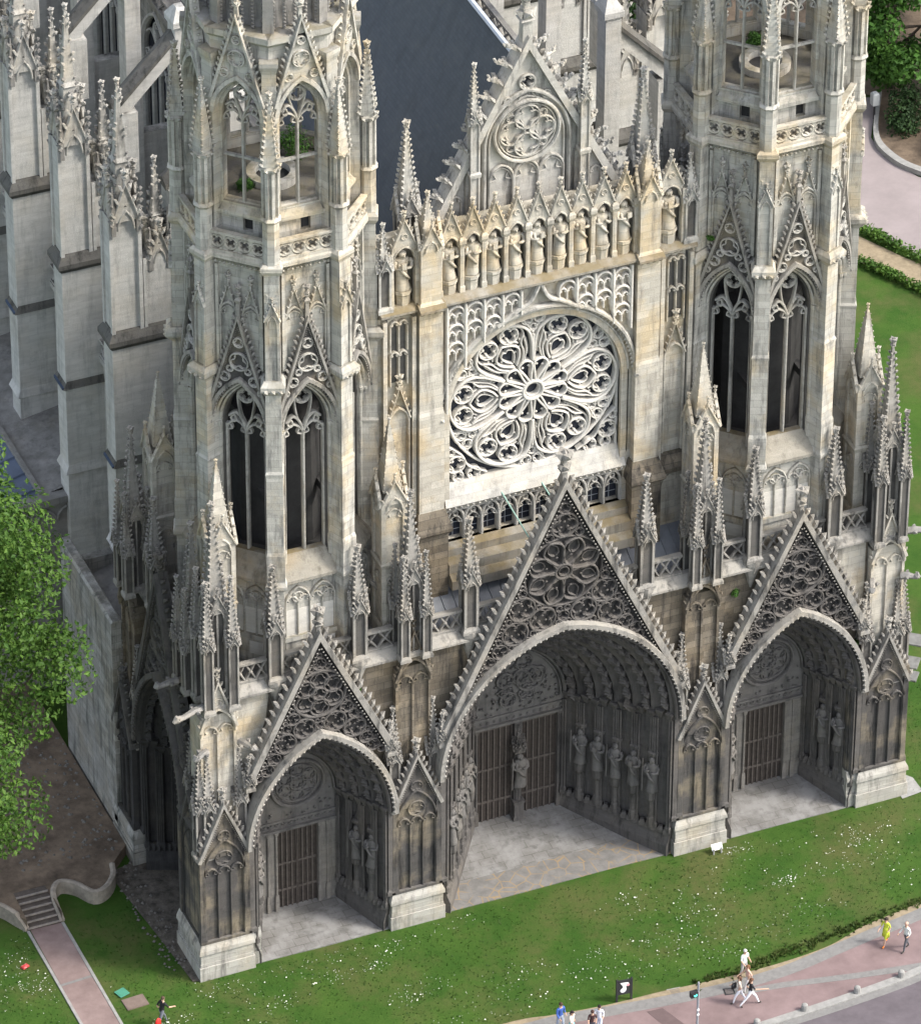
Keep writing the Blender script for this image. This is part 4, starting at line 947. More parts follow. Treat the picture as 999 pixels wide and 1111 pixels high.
# ---- gallery of niches
mb = MB(); NX = [-4.33+1.083*i for i in range(9)]
mb.box(-7.7, 7.7, YW+.75, YW+1.2, 33.5, 36.9)
def niche(c, hw, zt, zg):
    A = pointed(c, hw-.1, zt-.65, .62, 6)
    mb.plate([[(c-hw,zt+.05),(c,zg),(c+hw,zt+.05),(c+hw,zt-.6)] + list(reversed(A)) + [(c-hw,zt-.6)]], YW-.02, YW+.16)
    mb.bar([(c-hw*1.02,zt-.05),(c,zg+.05),(c+hw*1.02,zt-.05)], .11, YW-.12, YW+.16); mb.bar(A, .1, YW-.08, YW+.16); foil(mb, c, zt+.38*(zg-zt), .15, 3, .05, YW-.08, YW+.0)
    n = 5
    for k in range(n):
        for s2 in (-1,1): mb.crocket((c+s2*hw*(1-(k+.4)/n)*1.03, YW+.02, lerp(zt,zg,(k+.4)/n)), (s2*.9,0,.45), .1)
    finial(mb, c, YW+.03, zg-.02, .5, .17)
    mb.ngon(c, YW+.22, 8, [(33.55,.34),(34.1,.36),(34.2,.43),(34.36,.43)], PI/8)
    mb.loft([[(c-hw+.1,YW,zt-.5),(c+hw-.1,YW,zt-.5),(c+hw-.1,YW+.8,zt-.5),(c-hw+.1,YW+.8,zt-.5)],[(c-.05,YW+.1,zg-.35),(c+.05,YW+.1,zg-.35),(c+.05,YW+.8,zg-.35),(c-.05,YW+.8,zg-.35)]]) if False else None
for c in NX: niche(c, .5, 36.75, 38.1)
for c in (-6.62, 6.62): niche(c, .6, 36.8, 38.2)
for i in range(10):
    x = NX[0]-.5415+i*1.083
    mb.stack(x, YW+.05, [(33.5,.13,.2),(33.9,.13,.2),(34.0,.1,.16),(36.2,.1,.16)]); mb.ngon(x, YW-.06, 6, [(33.9,.07),(36.1,.07)]); mb.stack(x, YW+.05, [(36.1,.1,.16),(36.3,.17,.24),(36.5,.17,.24),(36.6,.1,.16)]); mb.box(x-.05, x+.05, YW+.1, YW+.8, 33.6, 36.6)
for x in (-7.3,-5.98,5.98,7.3): mb.stack(x, YW+.05, [(33.5,.15,.2),(36.5,.12,.16)])
GAL = obj('statue_gallery', mb, [S_PALE], CH)
mb = MB(); pinnacle(mb, 0, 0, 33.4, 1.0, 3.4, 2.2, .1, plain_shaft=True, step=.3); M_GP = mb.mesh('pinnacle', [S_PALE])
mb = MB(); mb.dark = 1; pinnacle(mb, 0, 0, 36.0, .95, 1.6, 4.2, .15, step=.3); M_GP2 = mb.mesh('pinnacle', [S_TRAC, S_CREV])
mb = MB(); mb.dark = 1; pinnacle(mb, 0, 0, 33.5, .62, 2.4, 1.9, .1, step=.26); M_GP3 = mb.mesh('pinnacle', [S_TRAC, S_CREV])
for sg in (-1, 1):
    obj('pinnacle', M_GP, None, GAL, (sg*5.45, YW+.1, 0)); obj('pinnacle', M_GP2, None, GAL, (sg*5.85, YW+1.6, 0)); obj('pinnacle', M_GP3, None, GAL, (sg*7.62, YW+.1, 0))
# ---- nave gable
mb = MB(); YG = 5.0
A = pointed(0, 2.1, 40.0, 2.75, 10)
mb.plate([[(-5.7,34.2),(5.7,34.2),(0,45.2)], circ(0, 43.15, .34, 12)], YG+.12, YG+.6)
mb.bar([(-2.1,36.4)] + A + [(2.1,36.4)], .22, YG-.12, YG+.2); mb.bar([(-1.85,36.4)] + pointed(0, 1.85, 40.0, 2.4, 10) + [(1.85,36.4)], .1, YG-.02, YG+.2)
zc = 40.55
mb.bar(circ(0, zc, 1.6, 32), .18, YG-.14, YG+.2, True); mb.bar(circ(0, zc, 1.42, 30), .07, YG-.06, YG+.2, True)
for i in range(4): t = PI/2+i*PI/2; foil(mb, .74*COS(t), zc+.74*SIN(t), .62, 4, .09, YG-.08, YG+.2, t)
for i in range(4): t = PI/4+i*PI/2; foil(mb, 1.12*COS(t), zc+1.12*SIN(t), .2, 3, .06, YG-.04, YG+.2, t)
for i in range(3):
    c = -1.25+i*1.25; mb.bar([(c-.6,36.4)] + pointed(c, .6, 38.2, .75, 6) + [(c+.6,36.4)], .11, YG-.06, YG+.2); light_head(mb, c, .55, 38.05, .07, YG, YG+.2)
for sg in (-1,1):
    foil(mb, sg*.95, 42.3, .2, 3, .07, YG-.04, YG+.2); mb.bar(smooth([(sg*.2,42.6),(sg*.7,41.9),(sg*1.4,41.4)], 3), .08, YG-.02, YG+.2)
    for q in (2.45,2.95): mb.box(sg*q-.07, sg*q+.07, YG-.1, YG+.2, 36.4, 38.9)
    for k in range(14): mb.knob((sg*2.7, YG+.08, 36.6+k*.22), .07)
    blind_lancets(mb, min(sg*3.2,sg*4.3), max(sg*3.2,sg*4.3), 2, 35.8, 37.8, YG-.02, YG+.2, .09)
foil(mb, 0, 43.15, .38, 4, .1, YG-.06, YG+.3)
mb.bar([(-5.8,34.2),(0,45.3),(5.8,34.2)], .42, YG-.2, YG+.7, flat=True)
L = math.hypot(5.8,11.1); nx, nz = 11.1/L, 5.8/L
for sg in (-1,1):
    for k in range(14):
        q = (k+.4)/14; x, z = sg*(5.8*(1-q)+nx*.2), 34.2+11.1*q+nz*.2
        for dy in (-.08,.2,.48): mb.crocket((x+random.uniform(-.05,.05), YG+dy, z), (sg*nx+random.uniform(-.2,.2),(dy-.2)*1.5,nz*.8), random.uniform(.15,.22))
        for j in range(4): mb.crocket((x+sg*(.18+.13*j), YG+.2+random.uniform(-.18,.18), z+.2+.03*j), (sg,random.uniform(-.8,.8),random.uniform(-.4,.4)), random.uniform(.11,.17))
        mb.tube([(x-sg*.1,YG+.2,z-.1),(x+sg*.3,YG+.2,z+.15),(x+sg*.62,YG+.2,z+.25)], [.16,.11,.06], 5)
finial(mb, 0, YG+.25, 45.2, 3.0, .8); mb.stack(0, YG+.25, [(45,.25),(47,.2)])
NG = obj('nave_gable', mb, [S_TRAC], CH)
mb = MB(); pinnacle(mb, 0, 0, 36.3, .46, 5.6, 2.6, .1, step=.24); mb.stack(0,.0,[(38.9,.26),(39.1,.29),(39.2,.23)]); M_NGP = mb.mesh('pinnacle', [S_TRAC])
for sg in (-1,1): obj('pinnacle', M_NGP, None, NG, (sg*2.72, YG-.25, 0))

# ------------------------------------------------------------------ nave, aisles and buttresses behind
YE = 66
mb = MB()
mb.loft([[(-6.05,5.4,32.2),(0,5.4,43.7),(6.05,5.4,32.2)],[(-6.05,YE,32.2),(0,YE,43.7),(6.05,YE,32.2)]], closed=True, caps=True)
RF = obj('roof', mb, [M_SLATE], CH)
mb = MB(); mb.tube([(0,5.6,43.72),(0,YE,43.72)], .14, 6); obj('ridge_cap', mb, [plain('pale_zinc', (.5,.53,.58), .1, 2, .5, .1)], RF)
mb = MB()
for sg in (-1,1):
    mb.box(min(sg*6.0,sg*7.3), max(sg*6.0,sg*7.3), 5.6, YE, 31.9, 32.3)
    xbal(mb, 0, 0, 0, 0, 0, 0) if False else None
    mb.M = TR(sg*7.25, (5.6+YE)/2, 0, sg*PI/2); xbal(mb, -(YE-5.6)/2+5.5, (YE-5.6)/2, 32.3, 33.3, -.08, .08, .9, 'x'); mb.M = None
obj('parapet', mb, [S_DARKTOP], CH)
BAYS = [16.7+7.05*i for i in range(7)]      # west faces of the north buttress piers
mb = MB()
for sg in (-1,1):
    M0 = TR(sg*7.0, 0, 0, sg*PI/2)
    mb.M = M0; s = 1 if sg > 0 else -1
    holes = []
    for b in BAYS[:-1]:
        c = (b+1.2+b+7.05)/2*s; hw = 2.1
        holes.append([(c-hw,21.3)] + pointed(c, hw, 27.9, 3.2, 8) + [(c+hw,21.3)])
    a, b = 5.6*s, YE*s
    mb.plate([[(min(a,b),17),(max(a,b),17),(max(a,b),31.9),(min(a,b),31.9)]] + holes, .0, .5); mb.M = None
CL = obj('clerestory_wall', mb, [S_STREAK], CH)
mb = MB(); mb.M = TR(0, 0, -3.4); mb.box(-2.1, 2.1, .36, .4, 24.7, 34.6)
for i in range(5): mb.cur = 1; mb.bar([(-2.1+i*1.05,24.5),(-2.1+i*1.05,31.6)], .16, .1, .34)
for i in range(4): light_head(mb, -1.575+i*1.05, .52, 31.0, .12, .12, .34)
for sg in (-1,1): mb.bar(pointed(sg*1.05, 1.05, 31.6, 1.5, 6), .14, .1, .34)
foil(mb, 0, 33.3, .7, 5, .12, .1, .34); mb.bar([(-2.1,24.5)]+pointed(0,2.1,31.4,3.2,8)+[(2.1,24.5)], .3, -.1, .2)
M_CW = mb.mesh('window', [M_GLASS, S_PIER])
for sg in (-1,1):
    for b in BAYS[:-1]: obj('window', M_CW, None, CL, (sg*7.0, b+4.1, 0), sg*PI/2)
# aisle wall, windows, lean-to roofs
mb = MB()
for sg in (-1,1):
    mb.M = TR(sg*14.2, 0, 0, sg*PI/2); s = 1 if sg > 0 else -1; holes = []
    for b in BAYS[:-1]:
        c = (b+1.2+b+7.05)/2*s; hw = 2.0; holes.append([(c-hw,12.9)] + pointed(c, hw, 14.6, 2.9, 8) + [(c+hw,12.9)])
    a, b = 10.8*s, YE*s
    mb.plate([[(min(a,b),-.4),(max(a,b),-.4),(max(a,b),19.5),(min(a,b),19.5)]] + holes, .0, .6)
    mb.box(min(a,b), max(a,b), -.2, .3, 19.5, 19.8); xbal(mb, min(a,b), max(a,b), 19.8, 20.8, -.1, .1, .9, 'x'); mb.M = None
AW = obj('aisle_wall', mb, [S_PIER], CH)
mb = MB(); mb.box(-2.0, 2.0, .40, .44, 12.9, 17.5); mb.cur = 1
for i in range(4): mb.bar([(-2+i*4/3,12.9),(-2+i*4/3,15)], .16, .1, .38); 
for i in range(3): light_head(mb, -1.333+i*4/3, .66, 14.6, .13, .12, .38)
mb.bar([(-2.0,12.9)]+pointed(0,2.0,14.6,2.9,8)+[(2.0,12.9)], .32, -.12, .25); mb.bar([(-2.3,12.9)]+pointed(0,2.3,14.6,3.2,8)+[(2.3,12.9)], .14, -.2, .1); foil(mb, 0, 16.4, .5, 4, .12, .12, .38)
M_AW = mb.mesh('window', [M_GLASS, S_PIER])
for sg in (-1,1):
    for b in BAYS[:-1]: obj('window', M_AW, None, AW, (sg*14.2, b+4.1, 0), sg*PI/2)
mb = MB()
for sg in (-1,1): mb.loft([[(sg*14.1,10.8,19.6),(sg*7.0,10.8,21.0)],[(sg*14.1,YE,19.6),(sg*7.0,YE,21.0)]], closed=False, caps=False)
obj('aisle_roof', mb, [M_LEADD], CH)
mb = MB(); mb.plate([[(-14.2,-.4),(14.2,-.4),(14.2,20),(7.2,22),(7.2,32),(6,32.2),(0,43.5),(-6,32.2),(-7.2,32),(-7.2,22),(-14.2,20)]], YE, YE+.5); mb.box(-14, 14, 10.9, 11.0, 15.9, 20.5); obj('choir_wall', mb, [S_PIER], CH)

# buttress piers: tall slab with offsets, two upper shafts with ragged pinnacles
def pier_tall():
    """local: the slab grows outwards along -y from the aisle wall at y=0; x is along the nave"""
    mb = MB(); w = .6
    mb.box(-w, w, -2.0, .1, -.5, 13.2); mb.loft([[(-w-.1,-2.15,13.2),(w+.1,-2.15,13.2),(w+.1,.1,13.2),(-w-.1,.1,13.2)],[(-w,-1.95,13.7),(w,-1.95,13.7),(w,.1,13.7),(-w,.1,13.7)]])
    mb.box(-w, w, -1.98, .1, 13.2, 18.3)
    mb.cur = 1; mb.loft([[(-w-.14,-2.12,18.3),(w+.14,-2.12,18.3),(w+.14,.1,18.3),(-w-.14,.1,18.3)],[(-w,-1.9,18.7),(w,-1.9,18.7),(w,.1,18.7),(-w,.1,18.7)]])
    mb.cur = 0; mb.box(-w, w, -1.95, 1.9, 18.3, 25.3)
    mb.cur = 1; mb.loft([[(-w-.02,-1.97,25.1),(w+.02,-1.97,25.1),(w+.02,1.9,25.1),(-w-.02,1.9,25.1)],[(-w-.22,-2.17,25.4),(w+.22,-2.17,25.4),(w+.22,1.95,25.4),(-w-.22,1.95,25.4)],[(-w-.22,-2.17,25.65),(w+.22,-2.17,25.65),(w+.22,1.95,25.65),(-w-.22,1.95,25.65)],[(-w+.02,-1.9,26.1),(w-.02,-1.9,26.1),(w-.02,1.9,26.1),(-w+.02,1.9,26.1)]])
    mb.cur = 0
    mb.box(-w+.1, w-.1, -1.85, -.35, 25.6, 32.4); mb.box(-w+.1, w-.1, -.35, 1.5, 25.6, 29.9)
    for x in (-w+.06, w-.06):
        for y in (-1.85,-.42): mb.stack(x, y, [(25.7,.09),(32.4,.09)])
        for y in (-.2,1.45): mb.stack(x, y, [(25.7,.08),(29.9,.08)])
    mb.box(-w+.04, w-.04, 1.15, 2.2, 29.9, 33.3)
    return mb.mesh('buttress_pier', [S_PIER, S_LEDGE])
def ragged(w, z, h, n):
    mb = MB(); R = random.Random(int(z*10))
    for a, b in ((0,-1),(1,0),(0,1),(-1,0)): gablet(mb, a*w*.5, b*w*.5, z-.1, w*.52, w*1.7, a, b, .2)
    for a in (-1,1):
        for b in (-1,1):
            q = R.uniform(1.3,2.6); mb.cur = 1; mb.stack(a*w*.5, b*w*.5, [(z-.8,.11),(z+.6,.10),(z+q,.02)])
            for k in range(7):
                if R.random() < .8: mb.crocket((a*w*.53, b*w*.53, z-.6+k*.36), (a+R.uniform(-.5,.5),b+R.uniform(-.5,.5),R.uniform(-.3,.3)), R.uniform(.1,.19))
    mb.cur = 0; mb.stack(0, 0, [(z,w*.36),(z+h*.42,w*.25),(z+h*.43,w*.32),(z+h*.46,w*.22),(z+h,.05)])
    for i in range(n):
        q = (i+.4)/n; hw = w*.36*(1-.85*q)
        for a in range(4):
            t = PI/4+a*PI/2; mb.cur = 1 if q < .5 else 0
            if R.random() < .78: mb.crocket((hw*1.35*COS(t), hw*1.35*SIN(t), z+h*q+R.uniform(-.08,.08)), (COS(t)+R.uniform(-.3,.3),SIN(t)+R.uniform(-.3,.3),R.uniform(-.3,.4)), R.uniform(.11,.21)*(1-.35*q))
            if q < .4 and R.random() < .7: mb.crocket((hw*1.1*COS(t+PI/4), hw*1.1*SIN(t+PI/4), z+h*q), (COS(t+PI/4),SIN(t+PI/4),R.uniform(-.4,.3)), R.uniform(.12,.2))
    mb.cur = 0
    finial(mb, 0, 0, z+h-.1, .5, .2)
    return mb
M_PT = pier_tall(); M_RG = ragged(1.25, 32.4, 7.0, 17).mesh('pinnacle', [S_TRAC, S_DARKTOP]); M_RG2 = ragged(.9, 29.9, 4.8, 12).mesh('pinnacle', [S_TRAC, S_DARKTOP])
mb = MB()
def fly(mb):
    """flying buttress, local: from the pier (y=1.9) up to the wall pier (y=5.2)"""
    n = 10; w = .34
    top = [(1.2,33.55),(4.2,36.6)]; secs = []
    for i in range(n+1):
        q = i/n; y = lerp(1.2,4.3,q); zt = lerp(33.5,36.75,q); zu = 31.3 + 4.25*math.sqrt(max(0,1-(1-q)**2))
        secs.append([(-w,y,min(zu,zt-.9)),(w,y,min(zu,zt-.9)),(w,y,zt),(-w,y,zt)])
    mb.loft(secs)
    mb.cur = 1; mb.loft([[(-w-.14,1.0,33.35),(w+.14,1.0,33.35),(w+.14,1.0,33.6),(0,1.0,33.85),(-w-.14,1.0,33.6)],[(-w-.14,4.3,36.75),(w+.14,4.3,36.75),(w+.14,4.3,37.0),(0,4.3,37.25),(-w-.14,4.3,37.0)]]); mb.cur = 0
    mb.box(-.5, .5, 4.2, 5.0, 21.5, 37.6); mb.box(-.28, .28, 4.9, 7.3, 21.5, 27); mb.stack(0, 4.6, [(37.5,.62,.52),(37.8,.62,.52),(38.4,.2,.2)])
fly(mb); M_FLY = mb.mesh('flying_buttress', [S_PIER, S_LEDGE])
mb = MB(); mb.tube([(0,-.55,18.9),(.3,-.9,18.7),(.62,-1.3,18.55)], .1, 6); M_GUT = mb.mesh('rain_spout', [M_BLUELEAD])
for sg in (-1,1):
    for b in BAYS:
        p = obj('buttress_pier', M_PT, None, CH, (sg*14.2, b+.6, 0), sg*PI/2)
        obj('pinnacle', M_RG, None, p, (0,-1.1,0)); obj('pinnacle', M_RG2, None, p, (0,.6,0))
        obj('flying_buttress', M_FLY, None, p)
        mb = MB(); mb.box(-.75, -.45, -2.1, -.4, 18.2, 18.36) ; mb.box(-.62,.62,-2.16,-2.0,18.28,18.4)
        obj('rain_spout', mb, [M_BLUELEAD], p)
# chapels at the foot of the north side
mb = MB(); mb.box(-18.5, -18.0, 11.5, 18.6, -.5, 13.2); mb.box(-18.2, -14.2, 17.4, 17.9, -.5, 12.7); mb.loft([[(-18.55,11.4,13.2),(-17.95,11.4,13.2),(-17.95,18.7,13.2),(-18.55,18.7,13.2)],[(-18.45,11.4,13.35),(-18.05,11.4,13.35),(-18.05,18.7,13.35),(-18.45,18.7,13.35)]])
C1 = obj('chapel', mb, [S_STREAK], CH)
mb = MB(); mb.loft([[(-18.0,11.4,11.6),(-14.2,11.4,12.7)],[(-18.0,17.6,11.6),(-14.2,17.6,12.7)]], closed=False, caps=False); obj('roof', mb, [S_DARKTOP], C1)
mb = MB(); mb.box(-24.5, -14.2, 24.2, 24.8, -.5, 11.4); mb.box(-24.5,-24,24.2,46,-.5,9.2); mb.loft([[(-24.6,24.0,11.3),(-14.2,24.0,11.3),(-14.2,24.6,11.3),(-24.6,24.6,11.3)],[(-24.6,24.0,11.7),(-14.2,24.0,11.7),(-14.2,24.6,11.7),(-24.6,24.6,11.7)]])
for i in range(9): mb.M = TR(-23.6+i*1.05, 24.2, 0); mb.bar(pointed(0,.5,10.2,.8,5), .14, -.12, .1); mb.M = None
C2 = obj('chapel', mb, [S_DARKTOP], CH)
mb = MB()
A_, B_ = (-24.6, 10.2), (-17.2, 12.0)
mb.loft([[(-24.9,24.6,9.6),(-17.4,24.6,11.6)],[(-24.9,46,9.6),(-17.4,46,11.6)]], closed=False, caps=False)
for i in range(14): y = 25.2+i*1.5; mb.loft([[(-24.9,y-.04,9.61),(-24.9,y,9.7),(-24.9,y+.04,9.61)],[(-17.4,y-.04,11.61),(-17.4,y,11.7),(-17.4,y+.04,11.61)]], closed=False, caps=False)
obj('lead_roof', mb, [plain('blue_grey_lead', (.075,.095,.135), .3, .6, .5, .1)], C2)
mb = MB(); mb.loft([[(-17.4,24.6,11.62),(-14.2,24.6,12.2)],[(-17.4,46,11.62),(-14.2,46,12.2)]], closed=False, caps=False); mb.box(-17.5,-17.3,24.6,46,11.5,11.85)
obj('roof', mb, [S_DARKTOP], C2)
# thin green stays by the rose sill
mb = MB(); mb.tube([(-1.75,YW-.1,21.75),(-1.1,1.4,20.1)], .04, 6); mb.tube([(.3,YW-.1,21.75),(.75,1.9,20.6)], .04, 6)
obj('metal_stay', mb, [plain('pale_green_metal', (.22,.36,.30), .15, 5, .5, .1)], CH)
# statues are things of their own
ORD = ['first','second','third','fourth','fifth','sixth','seventh','eighth','ninth']
SM = [statue_mesh(i+1, [S_PALE]) for i in range(9)]
def statue(me, loc, h, label, group, rz=0, girth=1.0):
    o = bpy.data.objects.new('statue', me); COL.objects.link(o); o.location = loc; o.scale = (h*girth,h*girth,h); o.rotation_euler = (0,0,rz)
    return tag(o, label, 'statue', group)
for i, c in enumerate(NX):
    statue(SM[i], (c, YW+.2, 34.36), 2.05, 'pale stone figure in the %s niche from the left, middle row above rose window' % ORD[i], 'statues in the gallery niches', random.uniform(-.25,.25), 1.2)
statue(SM[0], (-6.62, YW+.2, 34.36), 2.1, 'pale stone figure in the lone niche at the left end of the gallery', 'statues in the gallery niches', 0, 1.2)
statue(SM[2], (6.62, YW+.2, 34.36), 2.1, 'pale stone figure in the lone niche at the right end of the gallery', 'statues in the gallery niches', 0, 1.2)
SD = [statue_mesh(i+1, [S_CARVE]) for i in range(4)]
def jamb_statue(cx, t, sg, hw, hwi, depth, h, zb, label, grp, me, rz0=0):
    w = lerp(hw, hwi, t) + .02; y = .12 + depth*t - .12
    mb_ = None
    x = cx + sg*w; f = math.atan2(depth, hw-hwi)
    statue(me, (x - sg*.1, y - .05, zb), h, label, grp, -sg*(PI/2-.75), 1.02)
for i in range(5):
    t = (i+.55+.0)/6 if False else (i+1+.55)/6*.98
    for sg, side in ((1,'right'),(-1,'left')):
        jamb_statue(0, t-.06, sg, 6.0, 2.45, 5.15, 2.05, 3.55, 'sooty robed figure, %s from the doors on the %s jamb of the big middle portal' % (ORD[4-i], side), 'statues on the portal jambs', SD[(i+(sg > 0)) % 4])
for px, nm in ((-1,'left'),(1,'right')):
    for i in range(2):
        for sg, side in ((1,'right'),(-1,'left')):
            jamb_statue(px*12.33, .33+.3*i, sg, 3.45, 2.1, 3.05, 1.95, 3.4, 'sooty robed figure on the %s jamb of the %s portal, %s the door' % (side, nm, ('farther from','nearer')[i]), 'statues on the portal jambs', SD[(i*2+1) % 4])
statue(SD[1], (0, 4.97, 2.5), 1.95, 'sooty robed figure on the post between the middle portal doors', 'statues on the portal jambs', 0, 1.2)
# carved pedestals and canopies for the jamb figures
def ped(cx, t, sg, hw, hwi, depth, zb, h):
    mb = MB()
    w = lerp(hw,hwi,t)+.02; x = cx+sg*(w-.1); y = .12+depth*t-.17
    mb.ngon(x, y, 8, [(1.4,.2),(1.9,.2),(2.0,.15),(2.9,.15),(3.1,.26),(zb,.28)]); obj('pedestal', mb, [S_DEEP], CH); mb = MB(); z = zb+h
    mb.ngon(x+sg*.12, y+.1, 6, [(z+.12,.3),(z+.3,.33),(z+.35,.24)]); 
    mb.ngon(x+sg*.16, y+.12, 6, [(z+.35,.2),(z+.9,.05)])
    obj('canopy', mb, [S_DEEP], CH)
for i in range(5):
    for sg in (1,-1): ped(0, (i+1+.55)/6*.98-.06, sg, 6.0, 2.45, 5.15, 3.55, 2.05)
for px in (-1,1):
    for i in range(2):
        for sg in (1,-1): ped(px*12.33, .33+.3*i, sg, 3.45, 2.1, 3.05, 3.4, 1.95)

# ------------------------------------------------------------------ ground, lawns and paving
def grass_mat():
    m, t, b = mat('lawn'); P = pos(t)
    c = mixc(t, ramp(t, noise(t, P, .35, 6, .65), .35, .65), (.028,.070,.011), (.050,.096,.017))
    c = mixc(t, ramp(t, noise(t, P, .2, 7, .7), .46, .63, 0, .72), c, (.090,.088,.034))
    c = mixc(t, ramp(t, noise(t, P, 3.0, 6, .8), .5, .72, 0, .5), c, (.022,.062,.009))
    c = mixc(t, ramp(t, noise(t, P, 9.0, 4, .8), .56, .72, 0, .55), c, (.062,.115,.02))
    t.links.new(c, b.inputs['Base Color']); setin(b, Roughness=.95); b.inputs['Specular IOR Level'].default_value = .1
    bump(t, b, noise(t, P, 12, 6, .8), .5, .1); return m
M_LAWN = grass_mat()
def blade_mat(name, a, c_, trans=.25):
    m, t, b = mat(name); g = N(t, 'ShaderNodeNewGeometry')
    c = mixc(t, g.outputs['Random Per Island'], a, c_); c = mixc(t, ramp(t, noise(t, g.outputs['Position'], .5, 4), .35, .65, 0, .6), c, tuple(x*.55 for x in a))
    t.links.new(c, b.inputs['Base Color']); setin(b, Roughness=.6); b.inputs['Specular IOR Level'].default_value = .25
    tr = N(t, 'ShaderNodeBsdfTranslucent'); t.links.new(c, tr.inputs[0]); mx = N(t, 'ShaderNodeMixShader'); mx.inputs[0].default_value = trans
    o = t.nodes['Material Output']; t.links.new(b.outputs[0], mx.inputs[1]); t.links.new(tr.outputs[0], mx.inputs[2]); t.links.new(mx.outputs[0], o.inputs[0]); return m
M_PAVE = plain('red_asphalt', (.165,.118,.115), .16, .5, .9, .25, col2=(.225,.162,.158))
M_PAVE2 = plain('pale_red_asphalt', (.24,.205,.20), .12, .5, .9, .2)
M_BAND = plain('grey_sett_band', (.175,.17,.162), .2, 3, .9, .4)
M_KERB = plain('granite_kerb', (.255,.25,.235), .2, 3, .85, .4)
M_ROAD = plain('violet_grey_asphalt', (.105,.09,.098), .2, .8, .9, .3)
M_SAND = plain('bare_sandy_soil', (.235,.19,.125), .3, 2, .95, .5)
M_DIRT = plain('brown_court_soil', (.115,.085,.06), .45, .9, .95, .8, col2=(.20,.15,.105))
M_DIRT2 = plain('dark_rubble_soil', (.07,.06,.046), .6, 2.0, .95, 1.0, col2=(.15,.13,.105))
def portal_floor():
    m, t, b = mat('worn_portal_paving'); P = pos(t)
    br = N(t, 'ShaderNodeTexBrick'); t.links.new(scaled(t, P, (1,1,0)), br.inputs['Vector']); setin(br, Scale=1.0, **{'Mortar Size': .018, 'Brick Width': .75, 'Row Height': .5})
    br.inputs['Color1'].default_value = (.135,.13,.12,1); br.inputs['Color2'].default_value = (.165,.158,.147,1); br.inputs['Mortar'].default_value = (.095,.088,.078,1)
    c = mixc(t, ramp(t, noise(t, P, .9, 6), .42, .62), br.outputs['Color'], (.23,.225,.215))
    c = mixc(t, ramp(t, noise(t, P, 1.7, 6), .54, .7, 0, .7), c, (.085,.08,.074))
    t.links.new(c, b.inputs['Base Color']); setin(b, Roughness=.95); bump(t, b, noise(t, P, 8, 6), .5, .04); return m
M_PF = portal_floor()
def crazy():
    m, t, b = mat('tan_jointed_paving'); P = pos(t)
    vo = N(t, 'ShaderNodeTexVoronoi', feature='DISTANCE_TO_EDGE'); vo.inputs['Scale'].default_value = 1.5; t.links.new(scaled(t, P, (1,1,0)), vo.inputs['Vector'])
    c = mixc(t, ramp(t, noise(t, P, 1.5, 5), .35, .65), (.125,.12,.112), (.18,.172,.16))
    mq = N(t, 'ShaderNodeMath', operation='MULTIPLY'); t.links.new(ramp(t, vo.outputs['Distance'], .015, .05, 1, 0), mq.inputs[0]); t.links.new(ramp(t, noise(t, P, .7, 3), .40, .52), mq.inputs[1])
    c = mixc(t, mq.outputs[0], c, (.25,.18,.10)); t.links.new(c, b.inputs['Base Color']); setin(b, Roughness=.95); bump(t, b, noise(t, P, 8, 6), .5, .04); return m
M_CRAZY = crazy()
def flat(name, poly, z, m, thick=None):
    mb = MB(); lo = z - (thick or .012)
    tri = tessellate_polygon([[Vector((p[0],p[1],0)) for p in poly]]); n = len(poly)
    vs = [(p[0],p[1],z) for p in poly] + [(p[0],p[1],lo) for p in poly]
    fs = [tuple(x) for x in tri] + [(i,(i+1)%n,n+(i+1)%n,n+i) for i in range(n)]
    mb.add(vs, fs); return struct(obj(name, mb, m))
# gently uneven lawn sheet out to the horizon
mb = MB(); xs = [-900,-300,-120] + [-60+3*i for i in range(48)] + [150,300,900]; ys = [-700,-200,-80,-50] + [-30+3*i for i in range(48)] + [180,400,1200]
vs = [(x,y,-.03 + (random.uniform(-.03,.03) if abs(x) < 60 and -12 < y < 100 else 0)) for y in ys for x in xs]; nx_ = len(xs)
mb.add(vs, [(j*nx_+i, j*nx_+i+1, (j+1)*nx_+i+1, (j+1)*nx_+i) for j in range(len(ys)-1) for i in range(nx_-1)])
struct(obj('ground', mb, M_LAWN))
TOP = [(-40,-2.5),(-30,-5.5),(-20,-7.4),(-12,-8.4),(-6.04,-8.84),(-4.16,-8.9),(-1.45,-9.23),(1.28,-9.56),(4.53,-9.81),(7.49,-9.71),(10.14,-9.26),(12.28,-8.88),(15.46,-8.33),(20,-7.2),(30,-4),(45,2)]
LOWB = [(p[0]+.02, p[1]-.72 if p[0] > -10 else p[1]-.6) for p in TOP]
KIN = [(-40,-13.5),(-20,-13.6),(-8,-13.5),(0,-13.25),(4.48,-13.05),(6.46,-12.94),(8.45,-12.82),(11.49,-12.55),(13.56,-12.23),(20,-10.9),(30,-8),(45,-2)]
KOUT = [(p[0], p[1]-.42) for p in KIN]; GOUT = [(p[0], p[1]-.85) for p in KIN]
sand = [(p[0], p[1]+.22+.16*SIN(p[0]*1.7)) for p in TOP]
def wavy(a, n=6): return smooth(a, n)
flat('bare_soil_strip', wavy(sand) + list(reversed(wavy(TOP))), .022, M_SAND)
flat('pavement', wavy(TOP) + list(reversed(wavy(KIN))), .03, M_PAVE)
flat('border_band', wavy(TOP) + list(reversed(wavy(LOWB))), .036, M_BAND)
